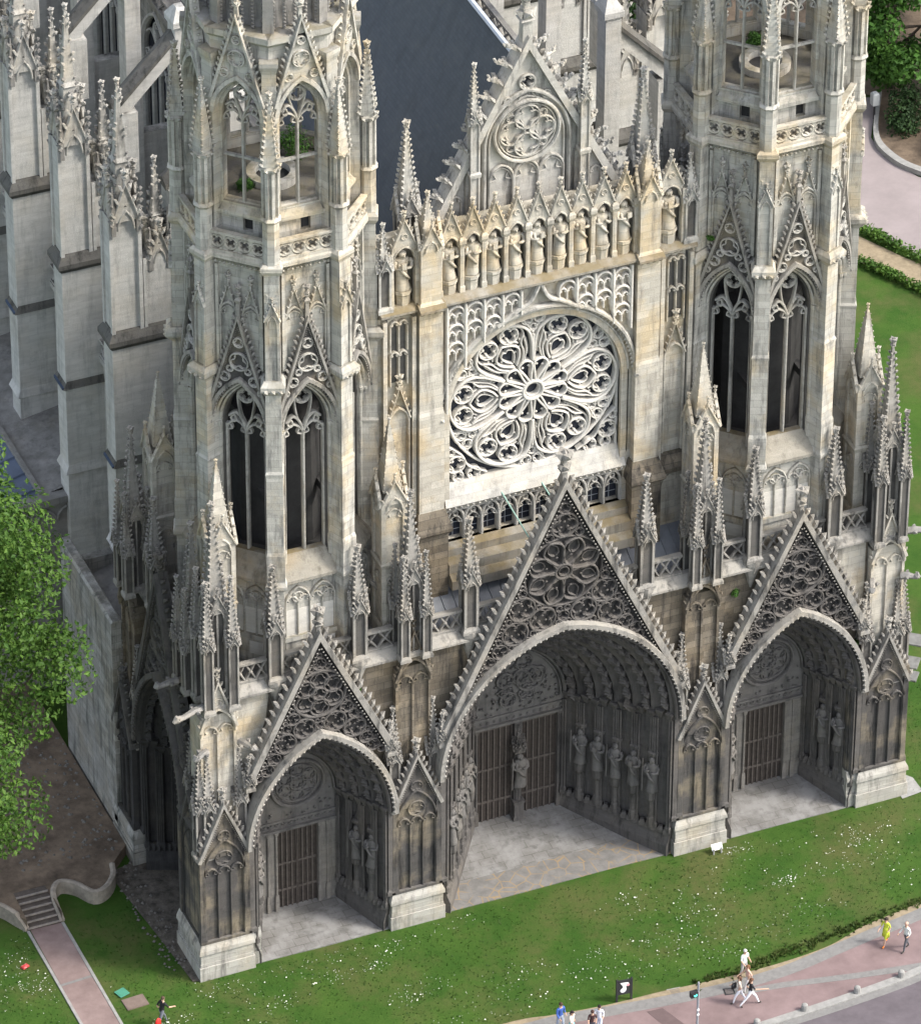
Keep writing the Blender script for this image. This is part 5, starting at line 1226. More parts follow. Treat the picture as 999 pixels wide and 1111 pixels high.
flat('diagonal_band', [(4.22,-10.45),(6.97,-10.82),(10.51,-11.55),(13.65,-12.04),(20,-10.6),(20,-11.0),(13.44,-12.47),(10.33,-11.92),(6.8,-11.19),(4.4,-10.84)], .040, M_BAND)
flat('kerb', wavy(KIN) + list(reversed(wavy(KOUT))), .055, M_KERB, .2)
flat('gutter', wavy(KOUT) + list(reversed(wavy(GOUT))), -.005, M_BAND, .05)
flat('road', wavy(GOUT) + [(45,-40),(-40,-40)], -.01, M_ROAD, .05)
flat('crossing_band', [(.05,-10.3),(.85,-10.35),(1.7,-12.95),(.8,-13.0)], .040, plain('dark_red_paving', (.11,.078,.076), .15, 2, .9, .3))
# path to the north court with its steps
flat('path', [(-24.85,6.55),(-23.2,6.5),(-23.25,-2.5),(-24.9,-2.5)], .012, plain('pink_path_asphalt', (.185,.132,.122), .2, .7, .9, .3, col2=(.25,.185,.17)))
for x in (-24.98,-23.22): flat('path_edging', [(x-.07,6.5),(x+.07,6.5),(x+.1,-2.5),(x-.04,-2.5)], .04, M_KERB, .1)
flat('path_edging', [(-24.9,2.05),(-23.22,2.15),(-23.22,2.3),(-24.9,2.2)], .018, M_BAND)
CT = .62
mb = MB()
for i in range(6): mb.box(-24.95, -23.25, 6.55+i*.36, 8.79, -.1, .1*(i+1)+.005); mb.cur = 1; mb.box(-24.97, -23.23, 6.53+i*.36, 6.62+i*.36, .1*(i+1)-.04, .1*(i+1)+.02); mb.cur = 0
tag(obj('stone_steps', mb, [plain('worn_step_stone', (.085,.07,.058), .35, 4, .9, .4), plain('step_nosing', (.24,.21,.18), .3, 4, .9, .4)]), 'worn stone steps between the pink path and the brown court', 'steps')
KW = smooth([(-23.2,6.6),(-23.15,8.0),(-22.6,8.7),(-21.9,8.3),(-21.3,7.35),(-20.6,7.5),(-20.0,8.2),(-19.75,9.0)], 4)
KW2 = smooth([(-24.98,6.6),(-25.3,7.2),(-25.7,8.0),(-26.3,8.6),(-27.5,9.0),(-32,9.0)], 4)
court = list(reversed(KW2)) + [(-24.9,8.8),(-23.3,8.8)] + KW + [(-18.6,10.2),(-18.6,40),(-60,40),(-60,9)]
mb = MB(); tri = tessellate_polygon([[Vector((p[0],p[1],0)) for p in court]]); n = len(court)
mb.add([(p[0],p[1],CT) for p in court] + [(p[0],p[1],-.2) for p in court], [tuple(x) for x in tri] + [(i,(i+1)%n,n+(i+1)%n,n+i) for i in range(n)])
struct(obj('court', mb, M_DIRT))
for W_ in (KW, KW2):
    mb = MB(); secs = []
    for i, p in enumerate(W_):
        a = W_[max(i-1,0)]; b = W_[min(i+1,len(W_)-1)]; d = Vector((b[0]-a[0], b[1]-a[1])).normalized(); nn = (-d.y*.13, d.x*.13)
        h = CT+.1 if i > 3 else .1+(CT)*i/4
        secs.append([(p[0]-nn[0],p[1]-nn[1],-.1),(p[0]-nn[0],p[1]-nn[1],h),(p[0],p[1],h+.05),(p[0]+nn[0],p[1]+nn[1],h),(p[0]+nn[0],p[1]+nn[1],-.1)])
    mb.loft(secs)
    tag(obj('kerb_wall', mb, [plain('low_wall_stone', (.27,.235,.19), .3, 3, .9, .4)]), 'low stone kerb wall curving from the steps %s' % ('towards the church' if W_ is KW else 'away from the church under the tree'), 'wall')
flat('rubble_strip', [(-19.9,9.2),(-19.6,6.2),(-19.3,3.4),(-19.0,.0),(-18.2,-.2),(-18.2,3.4),(-17,9.8)], .015, M_DIRT2)
mb = MB(); R = random.Random(9)
for i in range(120):
    x, y = R.uniform(-19.8,-18.4), R.uniform(1,9.5)
    mb.knob((x,y,.02), R.uniform(.03,.13), R.uniform(.5,1))
for i in range(400):
    x, y = R.uniform(-24,-18.7), R.uniform(10,26)
    mb.knob((x,y,CT), R.uniform(.03,.14), R.uniform(.4,.9))
o = obj('rubble', mb, [plain('grey_rubble', (.13,.12,.105), .5, 5, .95, .4)]); o['kind'] = 'stuff'; tag(o, 'scattered grey rubble along the north foot of the church')
# forecourt slabs inside the portals
def ramp_floor(name, pts, m):
    mb = MB(); n = len(pts); tri = tessellate_polygon([[Vector((p[0],p[1],0)) for p in pts]])
    mb.add([(p[0],p[1],p[2]) for p in pts] + [(p[0],p[1],-.05) for p in pts], [tuple(x) for x in tri] + [(i,(i+1)%n,n+(i+1)%n,n+i) for i in range(n)]); return struct(obj(name, mb, m))
ramp_floor('paved_strip', [(-6.5,.12,.02),(6.5,.12,.02),(5.6,1.9,.06),(-5.6,1.9,.06)], M_CRAZY)
ramp_floor('portal_floor', [(-5.6,1.9,.062),(5.6,1.9,.062),(2.9,5.9,.48),(-2.9,5.9,.48)], M_PF)
for sg in (-1,1): ramp_floor('portal_floor', [(sg*12.33-3.7,.06,.02),(sg*12.33+3.7,.06,.02),(sg*12.33+2.1,3.5,.24),(sg*12.33-2.1,3.5,.24)], M_PF)
flat('portal_floor', [(-19.0,3.0),(-19.0,9.0),(-14.9,7.6),(-14.9,4.4)], .03, M_DIRT2)
flat('pier_slab', [(18.3,-.4),(19.5,-.25),(19.5,.9),(18.6,2.2),(18.3,2.2)], .015, M_KERB)
# south garden: path, beds
flat('garden_path', [(38.3,46.6),(39.1,44.6),(44,35),(70,30),(70,52),(46,47.5),(43.6,49.6),(42.7,52.2),(42.9,54.3),(45,58),(40,60),(30,52),(34,48)], .012, M_PAVE2)
flat('planting_bed', [(30,58),(37.7,45.9),(39.3,42.6),(42,38),(40,36),(38.3,40.5),(36.6,43.6),(28,56)], .01, M_SAND)
flat('garden_soil', [(43.3,54.3),(43.1,52.3),(43.9,50.3),(46,48.2),(70,53),(70,90),(30,90),(36,66),(45.2,58)], .014, M_DIRT)
mb = MB(); P = smooth([(45.2,58),(43.2,54.3),(42.95,52.2),(43.7,50.1),(46,47.9),(52,48.5)], 5)
mb.loft([[(p[0]-.2,p[1]-.1,0),(p[0]-.2,p[1]-.1,.32),(p[0]+.2,p[1]+.1,.32),(p[0]+.2,p[1]+.1,0)] for p in P])
tag(obj('kerb_wall', mb, [M_KERB]), 'curved pale kerb wall between the pink garden path and dark shrubs', 'wall')
for i, (z, q) in enumerate((((33,9.5),1),((24.2,10.8),0))):
    pass
mb = MB(); R = random.Random(4)
for x, y, w, h in ((24.3,11.2,.5,.9),(23.5,9.4,.5,.45),(23.0,8.4,.42,.4)):
    mb.M = TR(x, y, 0, .9); mb.stack(0, 0, [(-.05,w,h),(.05,w*.95,h*.95)]); mb.M = None
tag(obj('stepping_stones', mb, [plain('grey_flat_stone', (.15,.148,.14), .3, 3, .9, .4)]), 'grey stepping stones lying in the grass beside the right end of the church', 'paving stones')

# ------------------------------------------------------------------ plants
def leaf_cloud(seed, blobs, n, size, rz=1.0):
    """leaf faces scattered through lumpy crown volumes: blobs are (x,y,z,r)"""
    R = random.Random(seed); mb = MB(); tot = sum(b[3]**2 for b in blobs)
    for bx, by, bz, br in blobs:
        for i in range(int(n*br*br/tot)):
            while True:
                d = Vector((R.gauss(0,1),R.gauss(0,1),R.gauss(0,1)))
                if d.length > .1: break
            d.normalize(); k = R.random()**.30
            lump = 1 + .16*SIN(d.x*5+bx)*COS(d.y*4+bz) + .12*SIN(d.z*7+by)
            p = Vector((bx,by,bz)) + Vector((d.x, d.y, d.z*rz))*br*k*lump
            nrm = (d*.7 + Vector((R.gauss(0,.6),R.gauss(0,.6),R.gauss(.5,.6)))).normalized()
            u = nrm.cross(Vector((R.gauss(0,1),R.gauss(0,1),R.gauss(0,1)))).normalized(); w = nrm.cross(u); s = size*R.uniform(.55,1.3)
            mb.add([(p-u*s*.5)[:], (p+w*s*.32+nrm*s*.1)[:], (p+u*s*.6)[:], (p-w*s*.32+nrm*s*.1)[:]], [(0,1,2,3)])
    return mb
M_LEAF = blade_mat('bright_leaf', (.040,.102,.014), (.115,.205,.034), .25)
M_LEAFD = blade_mat('deep_leaf', (.035,.10,.014), (.08,.18,.028), .25)
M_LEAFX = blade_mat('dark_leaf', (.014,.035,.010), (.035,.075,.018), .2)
M_BARK = plain('bark', (.09,.07,.055), .4, 3, .95, .8)
def blobs_for(seed, R0, H, n, zc):
    R = random.Random(seed); o = []
    for i in range(n):
        a = R.uniform(0,2*PI); q = R.uniform(-1,1); r = R0*math.sqrt(max(.05,1-q*q))*R.uniform(.45,.95)
        o.append((r*COS(a), r*SIN(a), zc+q*H/2, R0*R.uniform(.2,.36)))
    return o
def tree(name, x, y, seed, R0, H, zc, nb, nl, size, leafm, label, group=None, tr=.3):
    t = empty(name, (x,y,0)); tag(t, label, 'tree', group)
    B = blobs_for(seed, R0, H, nb, zc); obj('crown', leaf_cloud(seed, B, nl, size), [leafm], t)
    mb = MB(); R = random.Random(seed); mb.tube([(0,0,-.2),(.05,.02,zc*.35),(.1,-.05,zc*.7),(0,.05,zc)], [tr*1.25,tr,tr*.8,tr*.45], 9)
    for b in B[::2]: z0 = zc*R.uniform(.35,.8); mb.tube([(.05,0,z0),(b[0]*.5,b[1]*.5,lerp(z0,b[2],.6)),(b[0]*.9,b[1]*.9,b[2])], [tr*.45,tr*.25,tr*.08], 6)
    obj('trunk', mb, [M_BARK], t); return t
tree('lime_tree', -29.6, 4.2, 11, 6.3, 22, 20.2, 84, 52000, .26, M_LEAF, 'bright green leafy tree overlapping the north court and chapel wall', None, .34)
for i, (x, y, s, R0, H, zc, lm, lb) in enumerate((
    (46.2,58.8,3,4.3,7.0,5.4,M_LEAFD,'mid green broad tree behind the right tower, nearest the pink garden path'),
    (52.5,66,5,4.6,8,7.0,M_LEAFD,'mid green tree farther back at the top right corner of the garden'),
    (53,56,6,4.2,7,6.4,M_LEAFD,'mid green tree at the right end of the garden beyond the curved kerb'),
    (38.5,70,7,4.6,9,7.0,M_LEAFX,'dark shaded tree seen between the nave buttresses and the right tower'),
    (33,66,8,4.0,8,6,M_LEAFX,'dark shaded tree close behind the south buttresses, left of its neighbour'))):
    tree('garden_tree', x, y, s, R0, H, zc, 26, 11000, .36, lm, lb, 'trees in the south garden', .3)
def shrub(x, y, z, r, h, seed, n, size, lm, label, group=None, cat='shrub'):
    R = random.Random(seed); B = [(R.uniform(-.5,.5)*r, R.uniform(-.5,.5)*r, z+h*R.uniform(.3,.75), r*R.uniform(.4,.65)) for _ in range(7)]
    o = empty('shrub', (x,y,0)); tag(o, label, cat, group); obj('foliage', leaf_cloud(seed, B, n, size, .8), [lm], o)
    mb = MB()
    for b in B: mb.tube([(0,0,z-.05),(b[0]*.6,b[1]*.6,lerp(z,b[2],.6)),(b[0],b[1],b[2])], [.05,.03,.012], 5)
    obj('stems', mb, [M_BARK], o); return o
for i, (x, y, r, h, lb) in enumerate(((45.2,54.8,1.7,2.2,'dark green shrub just inside the curved kerb, nearest the path'),(47.6,51.6,1.9,2.4,'dark green shrub at the right edge behind the curved kerb'),(49.5,55.5,2.0,2.8,'taller dark shrub at the foot of the garden trees'))):
    shrub(x, y, 0, r, h, 30+i, 2600, .2, M_LEAFX if i != 1 else M_LEAFD, lb, 'shrubs by the garden kerb')
def hedge(pts, w, h, label):
    mb = MB(); R = random.Random(len(label))
    P = smooth(pts, 6)
    for a, b in zip(P[:-1], P[1:]):
        for k in range(150):
            q = R.random(); x, y, z = lerp(a[0],b[0],q)+R.uniform(-w,w), lerp(a[1],b[1],q)+R.uniform(-w,w), R.uniform(.03,h); s = R.uniform(.06,.13)
            u = Vector((R.gauss(0,1),R.gauss(0,1),R.gauss(0,.5))).normalized(); v = u.cross(Vector((R.gauss(0,1),R.gauss(0,1),R.gauss(0,1)))).normalized(); p = Vector((x,y,z))
            mb.add([(p-u*s)[:],(p+v*s*.7)[:],(p+u*s)[:],(p-v*s*.7)[:]], [(0,1,2,3)])
    tag(obj('box_hedge', mb, [M_LEAF]), label, 'hedge', 'low hedges by the south lawn')
hedge([(33,55),(37.9,46.4),(39.4,43.2),(42.5,37)], .32, .55, 'low clipped green hedge along the edge of the pink garden path')
hedge([(30,54.5),(36.4,43.6),(38.1,40.4),(40,36)], .28, .5, 'low clipped green hedge between the brown bed and the south lawn')
for i, (x, y, z, r, lb) in enumerate(((-XT+1.3,YT+1.2,40.7,.9,'green bush growing on the left tower floor behind its west window'),(-XT-1.5,YT-.5,40.7,.55,'low green weeds on the left tower floor behind its northwest window'),(XT+.2,YT+1.9,40.7,.6,'green weeds on the right tower floor below its far window'))):
    shrub(x, y, z, r, r*1.9 if i == 0 else r*.8, 50+i, 900, .12, M_LEAFD, lb, None, 'plant')
for i, (x, y, z, r, lb) in enumerate(((-10.15,.75,14.2,.32,'green weeds rooted beside the upper right edge of the left gable'),(9.35,.75,14.4,.32,'green weeds rooted on the left edge of the right gable'),(14.2,.72,14.1,.36,'green weeds rooted on the right edge of the right gable'),(15.7,.5,9.6,.3,'green tuft growing at the right foot of the right gable'),(8.5,3.0,33.6,.2,'tiny green tuft on the cornice beside the right tower gable'),(5.8,.7,11.6,.3,'green weeds at the right foot of the middle gable'))):
    shrub(x, y, z, r, r, 70+i, 260, .1, M_LEAFD, lb, 'weeds growing on the church', 'weed')
# daisies and tufts
R = random.Random(21); mb = MB()
cl = [(R.uniform(-24,24), R.uniform(-8.5,-.5), R.uniform(.4,1.7)) for _ in range(60)] + [(R.uniform(-27,-25), R.uniform(-2,6), 1.0) for _ in range(8)]
for i in range(2300):
    c = R.choice(cl); x, y = R.gauss(c[0], c[2]*1.0), R.gauss(c[1], c[2]*.45)
    if x < 16 and y > -.5 and x > -18.5: continue
    if y < -8.3 + (0 if x < 6 else (x-6)*.15) or -25.2 < x < -22.9: continue
    s = R.uniform(.010,.024) if R.random() < .93 else .04; h = R.uniform(.05,.1); mb.add([(x+s*COS(k*PI/3), y+s*SIN(k*PI/3), h+.01*(k%2)) for k in range(6)], [tuple(range(6))])
o = obj('daisies', mb, [plain('daisy_white', (.74,.74,.68), .05, 3, .7, 0)]); o['kind'] = 'stuff'; tag(o, 'white daisies scattered in drifts over the front lawn')
mb = MB()
for i in range(22000):
    x, y = R.uniform(-34,26), R.uniform(-10,8)
    if y > -.25 and -18.9 < x < 18.9: continue
    if y < -8.6 + max(0,(x-6))*.14 + max(0,-8-x)*.2 or (-25.15 < x < -22.95 and y < 9) or (x < -19.4 and y > 6.5): continue
    a = R.uniform(0,2*PI); s = R.uniform(.02,.05); h = R.uniform(.02,.06); dx, dy = R.uniform(-.08,.08), R.uniform(-.08,.08)
    mb.add([(x-s*COS(a),y-s*SIN(a),-.03),(x+s*COS(a),y+s*SIN(a),-.03),(x+dx,y+dy,h)], [(0,1,2)])
o = obj('grass_tufts', mb, [blade_mat('grass_blade', (.036,.092,.012), (.066,.118,.02), .5)]); o['kind'] = 'stuff'; tag(o, 'short rough grass of the front lawn')
mb = MB()
for i in range(420):
    q = R.random(); x = lerp(3,19,q); y = -9.25+.0*x + max(0,x-5)*.13 + R.gauss(0,.18); 
    for k in range(6):
        a = R.uniform(0,2*PI); s = R.uniform(.03,.07); h = R.uniform(.06,.2); mb.add([(x-s*COS(a),y-s*SIN(a),0),(x+s*COS(a),y+s*SIN(a),0),(x+R.uniform(-.15,.15),y+R.uniform(-.15,.15),h)], [(0,1,2)])
o = obj('tall_grass', mb, [blade_mat('tall_grass_blade', (.05,.105,.018), (.13,.15,.045), .45)]); o['kind'] = 'stuff'; tag(o, 'taller ragged grass along the pavement edge of the lawn')
# ------------------------------------------------------------------ street furniture
def furniture():
    t = empty('information_board', (-.6,-9.1,0)); tag(t, 'dark framed information board with a white map on the lawn edge', 'sign')
    mb = MB()
    for x in (-.36,.36): mb.stack(x, 0, [(0,.045),(1.32,.045),(1.38,.02)]); 
    obj('post', mb, [M_IRON], t)
    mb = MB(); mb.box(-.33,.33,-.03,.03,.45,1.2); mb.box(-.36,.36,-.045,.045,1.2,1.27); mb.box(-.36,.36,-.045,.045,.42,.47); obj('panel', mb, [M_IRON], t)
    mb = MB(); mb.plate([smooth([(-.22,1.14),(.18,1.12),(.2,.95),(.08,.9),(.1,.7),(-.02,.55),(-.17,.58),(-.2,.72),(-.08,.85),(-.12,1.0),(-.22,1.14)],3)[:-1]], -.05, -.031); mb.cur = 1; mb.plate([circ(.18,.98,.075,10)], -.056, -.051); obj('map', mb, [plain('map_white', (.72,.72,.72), .03, 3, .5, 0), plain('map_pink', (.7,.33,.36), .03, 3, .5, 0)], t)
    t.rotation_euler = (0,0,-.1)
    t = empty('signal_post', (1.42,-13.0,0)); tag(t, 'grey traffic signal post with a green pedestrian lamp at the kerb', 'traffic light')
    mb = MB(); mb.ngon(0,0,10,[(0,.11),(.25,.11),(.3,.06),(3.5,.055),(3.56,.03)]); obj('pole', mb, [plain('galvanised_steel', (.33,.34,.36), .1, 3, .5, .05, .3)], t)
    mb = MB(); mb.box(-.42,-.06,-.13,.09,2.75,3.07); mb.box(-.40,-.2,-.22,-.13,3.0,3.03); mb.box(-.1,0,-.04,.04,2.85,2.95); obj('lamp_housing', mb, [M_IRON], t)
    m, tt, b = mat('green_signal_lamp'); b.inputs['Base Color'].default_value = (.05,.6,.4,1); b.inputs['Emission Color'].default_value = (.1,.9,.65,1); b.inputs['Emission Strength'].default_value = .9
    mb = MB(); mb.M = TR(-.2,-.135,0); mb.plate([circ(0,2.9,.085,12)], -.012, 0); obj('green_lamp', mb, [m], t)
    mb = MB(); mb.plate([circ(0,1.9,.07,10)], -.075,-.055); mb.plate([circ(0,1.6,.07,10)], -.075,-.055); obj('sticker', mb, [plain('sticker_white', (.7,.7,.7), .03, 3, .6, 0)], t)
    bol = MB(); bol.ngon(0,0,10,[(0,.17),(.24,.165),(.32,.145),(.36,.09),(.37,.02)]); bm = bol.mesh('bollard', [M_KERB])
    for i, (x, y, lb) in enumerate(((4.45,-13.2,'short stone bollard on the kerb, the one nearest the signal post'),(7.0,-13.05,'short stone bollard on the kerb, second along from the signal post'),(9.86,-12.85,'short pale stone bollard on the kerb, third along from the signal post'),(12.3,-12.6,'short stone bollard where the grey diagonal band meets the kerb'))):
        o = bpy.data.objects.new('bollard', bm); COL.objects.link(o); o.location = (x,y,.055); o.rotation_euler = (0,0,i); tag(o, lb, 'bollard', 'stone bollards along the kerb')
    t = empty('notice_sign', (8.1,-.85,0)); tag(t, 'small blank white notice on two short posts before the porch pier', 'sign')
    mb = MB(); mb.M = Matrix.Rotation(-.5,4,'X'); mb.box(-.28,.28,-.015,.015,.22,.55); obj('panel', mb, [plain('sign_white', (.8,.8,.8), .03, 3, .5, 0)], t)
    for x in (-.2,.2): mb = MB(); mb.box(x-.03,x+.03,.05,.12,-.05,.3); obj('post', mb, [M_KERB], t)
    def cover(x, y, w, h, rz, label, frame=True):
        t = empty('manhole_cover', (x,y,.03 if y < -10 else -.005), rz); tag(t, label, 'manhole')
        mb = MB(); mb.plate([[(-w,-h),(w,-h),(w,h),(-w,h)],[(-w*.74,-h*.74),(-w*.74,h*.74),(w*.74,h*.74),(w*.74,-h*.74)]], -.02, .02)
        mb.M = None; F = MB(); F.M = Matrix.Rotation(PI/2,4,'X'); F.plate([[(-w,-h),(w,-h),(w,h),(-w,h)],[(-w*.74,-h*.74),(-w*.74,h*.74),(w*.74,h*.74),(w*.74,-h*.74)]], -.03, .01)
        obj('frame', F, [M_KERB if frame else M_IRON], t)
        mb = MB(); mb.box(-w*.74,w*.74,-h*.74,h*.74,-.01,.02)
        for i in range(5): mb.box(-w*.7,w*.7,-h*.6+i*h*.3-.02,-h*.6+i*h*.3+.02,.02,.028)
        obj('lid', mb, [plain('lid_iron', (.12,.105,.1), .2, 5, .7, .2)], t)
    cover(1.9,-9.5,.34,.32,-.1,'concrete framed manhole cover on the sandy strip near the signal post'); cover(4.27,-10.45,.26,.24,-.2,'dark iron manhole cover set in the grey pavement border', False); cover(-22.4,.5,.25,.25,.3,'manhole cover set in the grass beside the concrete slab', False)
    mb = MB(); mb.M = TR(-22.4,.5,0,.3); mb.box(-.27,.27,-.27,.27,.03,.05); mb.box(-.2,.2,-.2,.2,.05,.06); tag(obj('green_plate', mb, [plain('green_paint', (.06,.22,.15), .1, 4, .6, .1)]), 'square green utility plate lying on the lawn by the path', 'plate')
    mb = MB(); mb.M = TR(-22.05,-.35,0,.05); mb.box(-.55,.55,-.4,.4,-.03,.025); mb.box(-.5,.5,-.36,.36,.025,.035); tag(obj('concrete_slab', mb, [plain('brown_concrete', (.16,.12,.10), .2, 3, .9, .3)]), 'brown concrete slab set in the lawn next to the green plate', 'slab')
    mb = MB(); mb.M = TR(-26.0,4.1,0,.4); mb.stack(0,0,[(-.02,.2,.12),(.06,.17,.1),(.1,.06,.05)]); tag(obj('red_bag', mb, [plain('red_plastic', (.45,.05,.05), .1, 4, .5, .1)]), 'small red bag left lying on the grass left of the path', 'bag')
    t = empty('garden_lamp', (43.9,56,0)); tag(t, 'small grey path light standing before the garden trees', 'lamp')
    mb = MB(); mb.ngon(0,0,8,[(0,.06),(1.0,.06)]); obj('post', mb, [M_IRON], t); mb = MB(); mb.stack(0,0,[(1.0,.2),(1.7,.2),(1.8,.12)]); obj('head', mb, [plain('lamp_grey', (.35,.36,.36), .1, 3, .6, .1)], t)
furniture()

# ------------------------------------------------------------------ people
def cm(name, c): return plain(name, c, .08, 6, .8, .05)
SK = cm('skin', (.50,.32,.23))
def person(x, y, rz, h, label, shirt, legs, hair, pose, group='people walking on the pavement', shoes=(.05,.045,.04), skirt=False, sleeve=False, woman=False, tops=True):
    s = h/1.72; st = pose.get('stride', .25); arm = pose.get('arm', .2); lean = pose.get('lean', .03); w = .9 if woman else 1.0
    V = {}; E = []
    def v(n, p, r): V[n] = (p, r)
    v('pel',(0,0,.95),(.135,.10)); v('waist',(0,-lean*.4,1.12),(.118 if woman else .135,.09)); v('chest',(0,-lean,1.32),(.15*w,.105)); v('neck0',(0,-lean,1.46),(.062,.06)); v('neck',(0,-lean-.015,1.53),(.052,.052)); v('head',(0,-lean-.03,1.63),(.078,.092)); v('crown',(0,-lean-.025,1.70),(.055,.065))
    E += [('pel','waist','t'),('waist','chest','t'),('chest','neck0','t'),('neck0','neck','s'),('neck','head','s'),('head','crown','s')]
    for sg, n in ((-1,'l'),(1,'r')):
        f = -st*sg*.5; v('hip'+n,(sg*.09,0,.90),(.095,.1)); v('knee'+n,(sg*.095,f*.9-.03,.50),(.062,.065)); v('ank'+n,(sg*.095,f*1.5+(.06 if f > 0 else 0),.09 + (.03 if f > .1 else 0)),(.042,.045)); v('toe'+n,(sg*.11,f*1.5-.15+(.06 if f > 0 else 0),.035),(.042,.03))
        E += [('pel','hip'+n,'g'),('hip'+n,'knee'+n,'g'),('knee'+n,'ank'+n,'d' if skirt else 'g'),('ank'+n,'toe'+n,'f')]
        a = arm*sg; b = pose.get('bend'+n, .25)
        v('sh'+n,(sg*.185*w,-lean,1.42),(.06,.06)); v('el'+n,(sg*.235*w,a*.5-lean,1.16),(.044,.044)); v('wr'+n,(sg*.235*w,a-b*.6-lean,.96+b*.35),(.032,.034)); v('ha'+n,(sg*.225*w,a-b*.9-lean,.90+b*.42),(.036,.026)); v('fi'+n,(sg*.215*w,a-b*1.15-lean,.83+b*.47),(.016,.012))
        v('th'+n,(sg*.19*w,a-b*1.05-lean-.03,.88+b*.44),(.012,.012))
        E += [('chest','sh'+n,'t'),('sh'+n,'el'+n,'t'),('el'+n,'wr'+n,'t' if sleeve else 's'),('wr'+n,'ha'+n,'s'),('ha'+n,'fi'+n,'s'),('ha'+n,'th'+n,'s')]
    names = list(V); ix = {n: i for i, n in enumerate(names)}
    me = bpy.data.meshes.new('person'); me.from_pydata([tuple(c*s for c in V[n][0]) for n in names], [(ix[a],ix[b]) for a,b,_ in E], []); o = bpy.data.objects.new('person', me); COL.objects.link(o)
    o.modifiers.new('Skin', 'SKIN'); sub = o.modifiers.new('Sub', 'SUBSURF'); sub.levels = 1; sub.render_levels = 1
    for i, n in enumerate(names): me.skin_vertices[0].data[i].radius = (V[n][1][0]*s, V[n][1][1]*s)
    me.skin_vertices[0].data[0].use_root = True
    dg = bpy.context.evaluated_depsgraph_get(); new = bpy.data.meshes.new_from_object(o.evaluated_get(dg)); o.modifiers.clear(); o.data = new
    for m in (SK, cm('shirt_cloth', shirt), cm('leg_cloth', legs), cm('shoe', shoes)): new.materials.append(m)
    seg = [(Vector(V[a][0])*s, Vector(V[b][0])*s, k) for a,b,k in E]; mi = []
    for p in new.polygons:
        c = p.center; best = None
        for a, b, k in seg:
            d = b-a; q = max(0, min(1, (c-a).dot(d)/d.length_squared)); l = (c-a-d*q).length
            if best is None or l < best[0]: best = (l, k)
        mi.append({'t':1,'s':0,'g':2,'d':0,'f':3}[best[1]])
    new.polygons.foreach_set('material_index', mi); new.polygons.foreach_set('use_smooth', [True]*len(mi)); new.update()
    o.location = (x,y,.035 if y < -8 else 0); o.rotation_euler = (0,0,rz); tag(o, label, 'person', group)
    # hair cap and face
    mb = MB(); mb.smooth = True; hx, hy, hz = 0, (-lean-.03)*s, 1.64*s; n = 12; secs = []
    for j in range(6):
        t = j/5*PI*.55; secs.append([(hx+.092*s*SIN(t)*COS(2*PI*k/n), hy+.018*s+.105*s*SIN(t)*SIN(2*PI*k/n), hz+.015*s+.10*s*COS(t)) for k in range(n)])
    mb.loft(secs)
    if woman: mb.tube([(0,hy+.07*s,hz+.02*s),(0,hy+.1*s,hz-.1*s),(0,hy+.09*s,hz-.22*s)], [.075*s,.07*s,.035*s], 8)
    obj('hair', mb, [cm('hair_colour', hair)], o)
    mb = MB(); mb.knob((0,hy-.1*s,hz-.015*s), .016*s, 1.4)
    for sg in (-1,1): mb.knob((sg*.088*s,hy,hz-.01*s), .02*s, 1.5)
    mb.cur = 1
    for sg in (-1,1): mb.knob((sg*.033*s,hy-.088*s,hz+.012*s), .009*s)
    mb.box(-.022*s,.022*s,hy-.093*s,hy-.084*s,hz-.056*s,hz-.048*s)
    obj('face', mb, [SK, M_IRON], o)
    if skirt:
        mb = MB(); mb.smooth = True; n = 14
        mb.loft([[(r*s*COS(2*PI*k/n), r*.8*s*SIN(2*PI*k/n), z*s) for k in range(n)] for z, r in ((1.14,.135),(1.0,.165),(.8,.185),(.56,.215))]); obj('skirt', mb, [cm('dress_cloth', legs)], o)
    return o
W_ = (.75,.75,.76)
person(12.65,-10.15,-PI/2+.5,1.66,'woman in a yellow green dress and orange shoes walking on the pavement',(.50,.56,.05),(.50,.56,.05),(.03,.02,.015),dict(stride=.35,arm=.15),shoes=(.7,.2,.03),skirt=True,woman=True)
person(13.37,-10.9,-PI/2+.3,1.72,'bald man in pale jacket and grey trousers at the right edge of the pavement',(.62,.64,.60),(.10,.10,.11),(.50,.33,.25),dict(stride=.3,arm=.1),sleeve=True)
person(5.35,-9.75,.3,1.72,'white haired man in a white shirt standing at the lawn edge of the pavement',W_,(.42,.40,.38),(.6,.58,.55),dict(stride=.12,arm=.05),sleeve=False)
person(4.36,-11.4,-PI/2-.4,1.64,'woman in white trousers with a dark shoulder bag beside the striding woman',(.60,.50,.42),(.70,.70,.74),(.10,.05,.03),dict(stride=.4,arm=.2),woman=True)
person(5.1,-10.75,-PI/2,1.6,'person in a peach top walking behind the two women in white trousers',(.62,.40,.32),(.66,.62,.60),(.16,.08,.04),dict(stride=.3,arm=.25),woman=True)
person(4.75,-11.75,PI/2-.2,1.66,'woman in a black top and white trousers striding along the pavement',(.02,.02,.022),W_,(.12,.055,.03),dict(stride=.62,arm=.3,bendl=.5),woman=True)
person(-4.30,-10.0,.2,1.76,'person in a blue shirt at the bottom edge of the pavement',(.05,.11,.36),(.35,.40,.48),(.05,.03,.02),dict(stride=.2,arm=.1),sleeve=True)
person(-3.98,-10.6,.5,1.62,'woman in a cream top and teal trousers beside the blue shirted person',(.70,.62,.52),(.22,.48,.48),(.03,.02,.02),dict(stride=.3,arm=.2),woman=True)
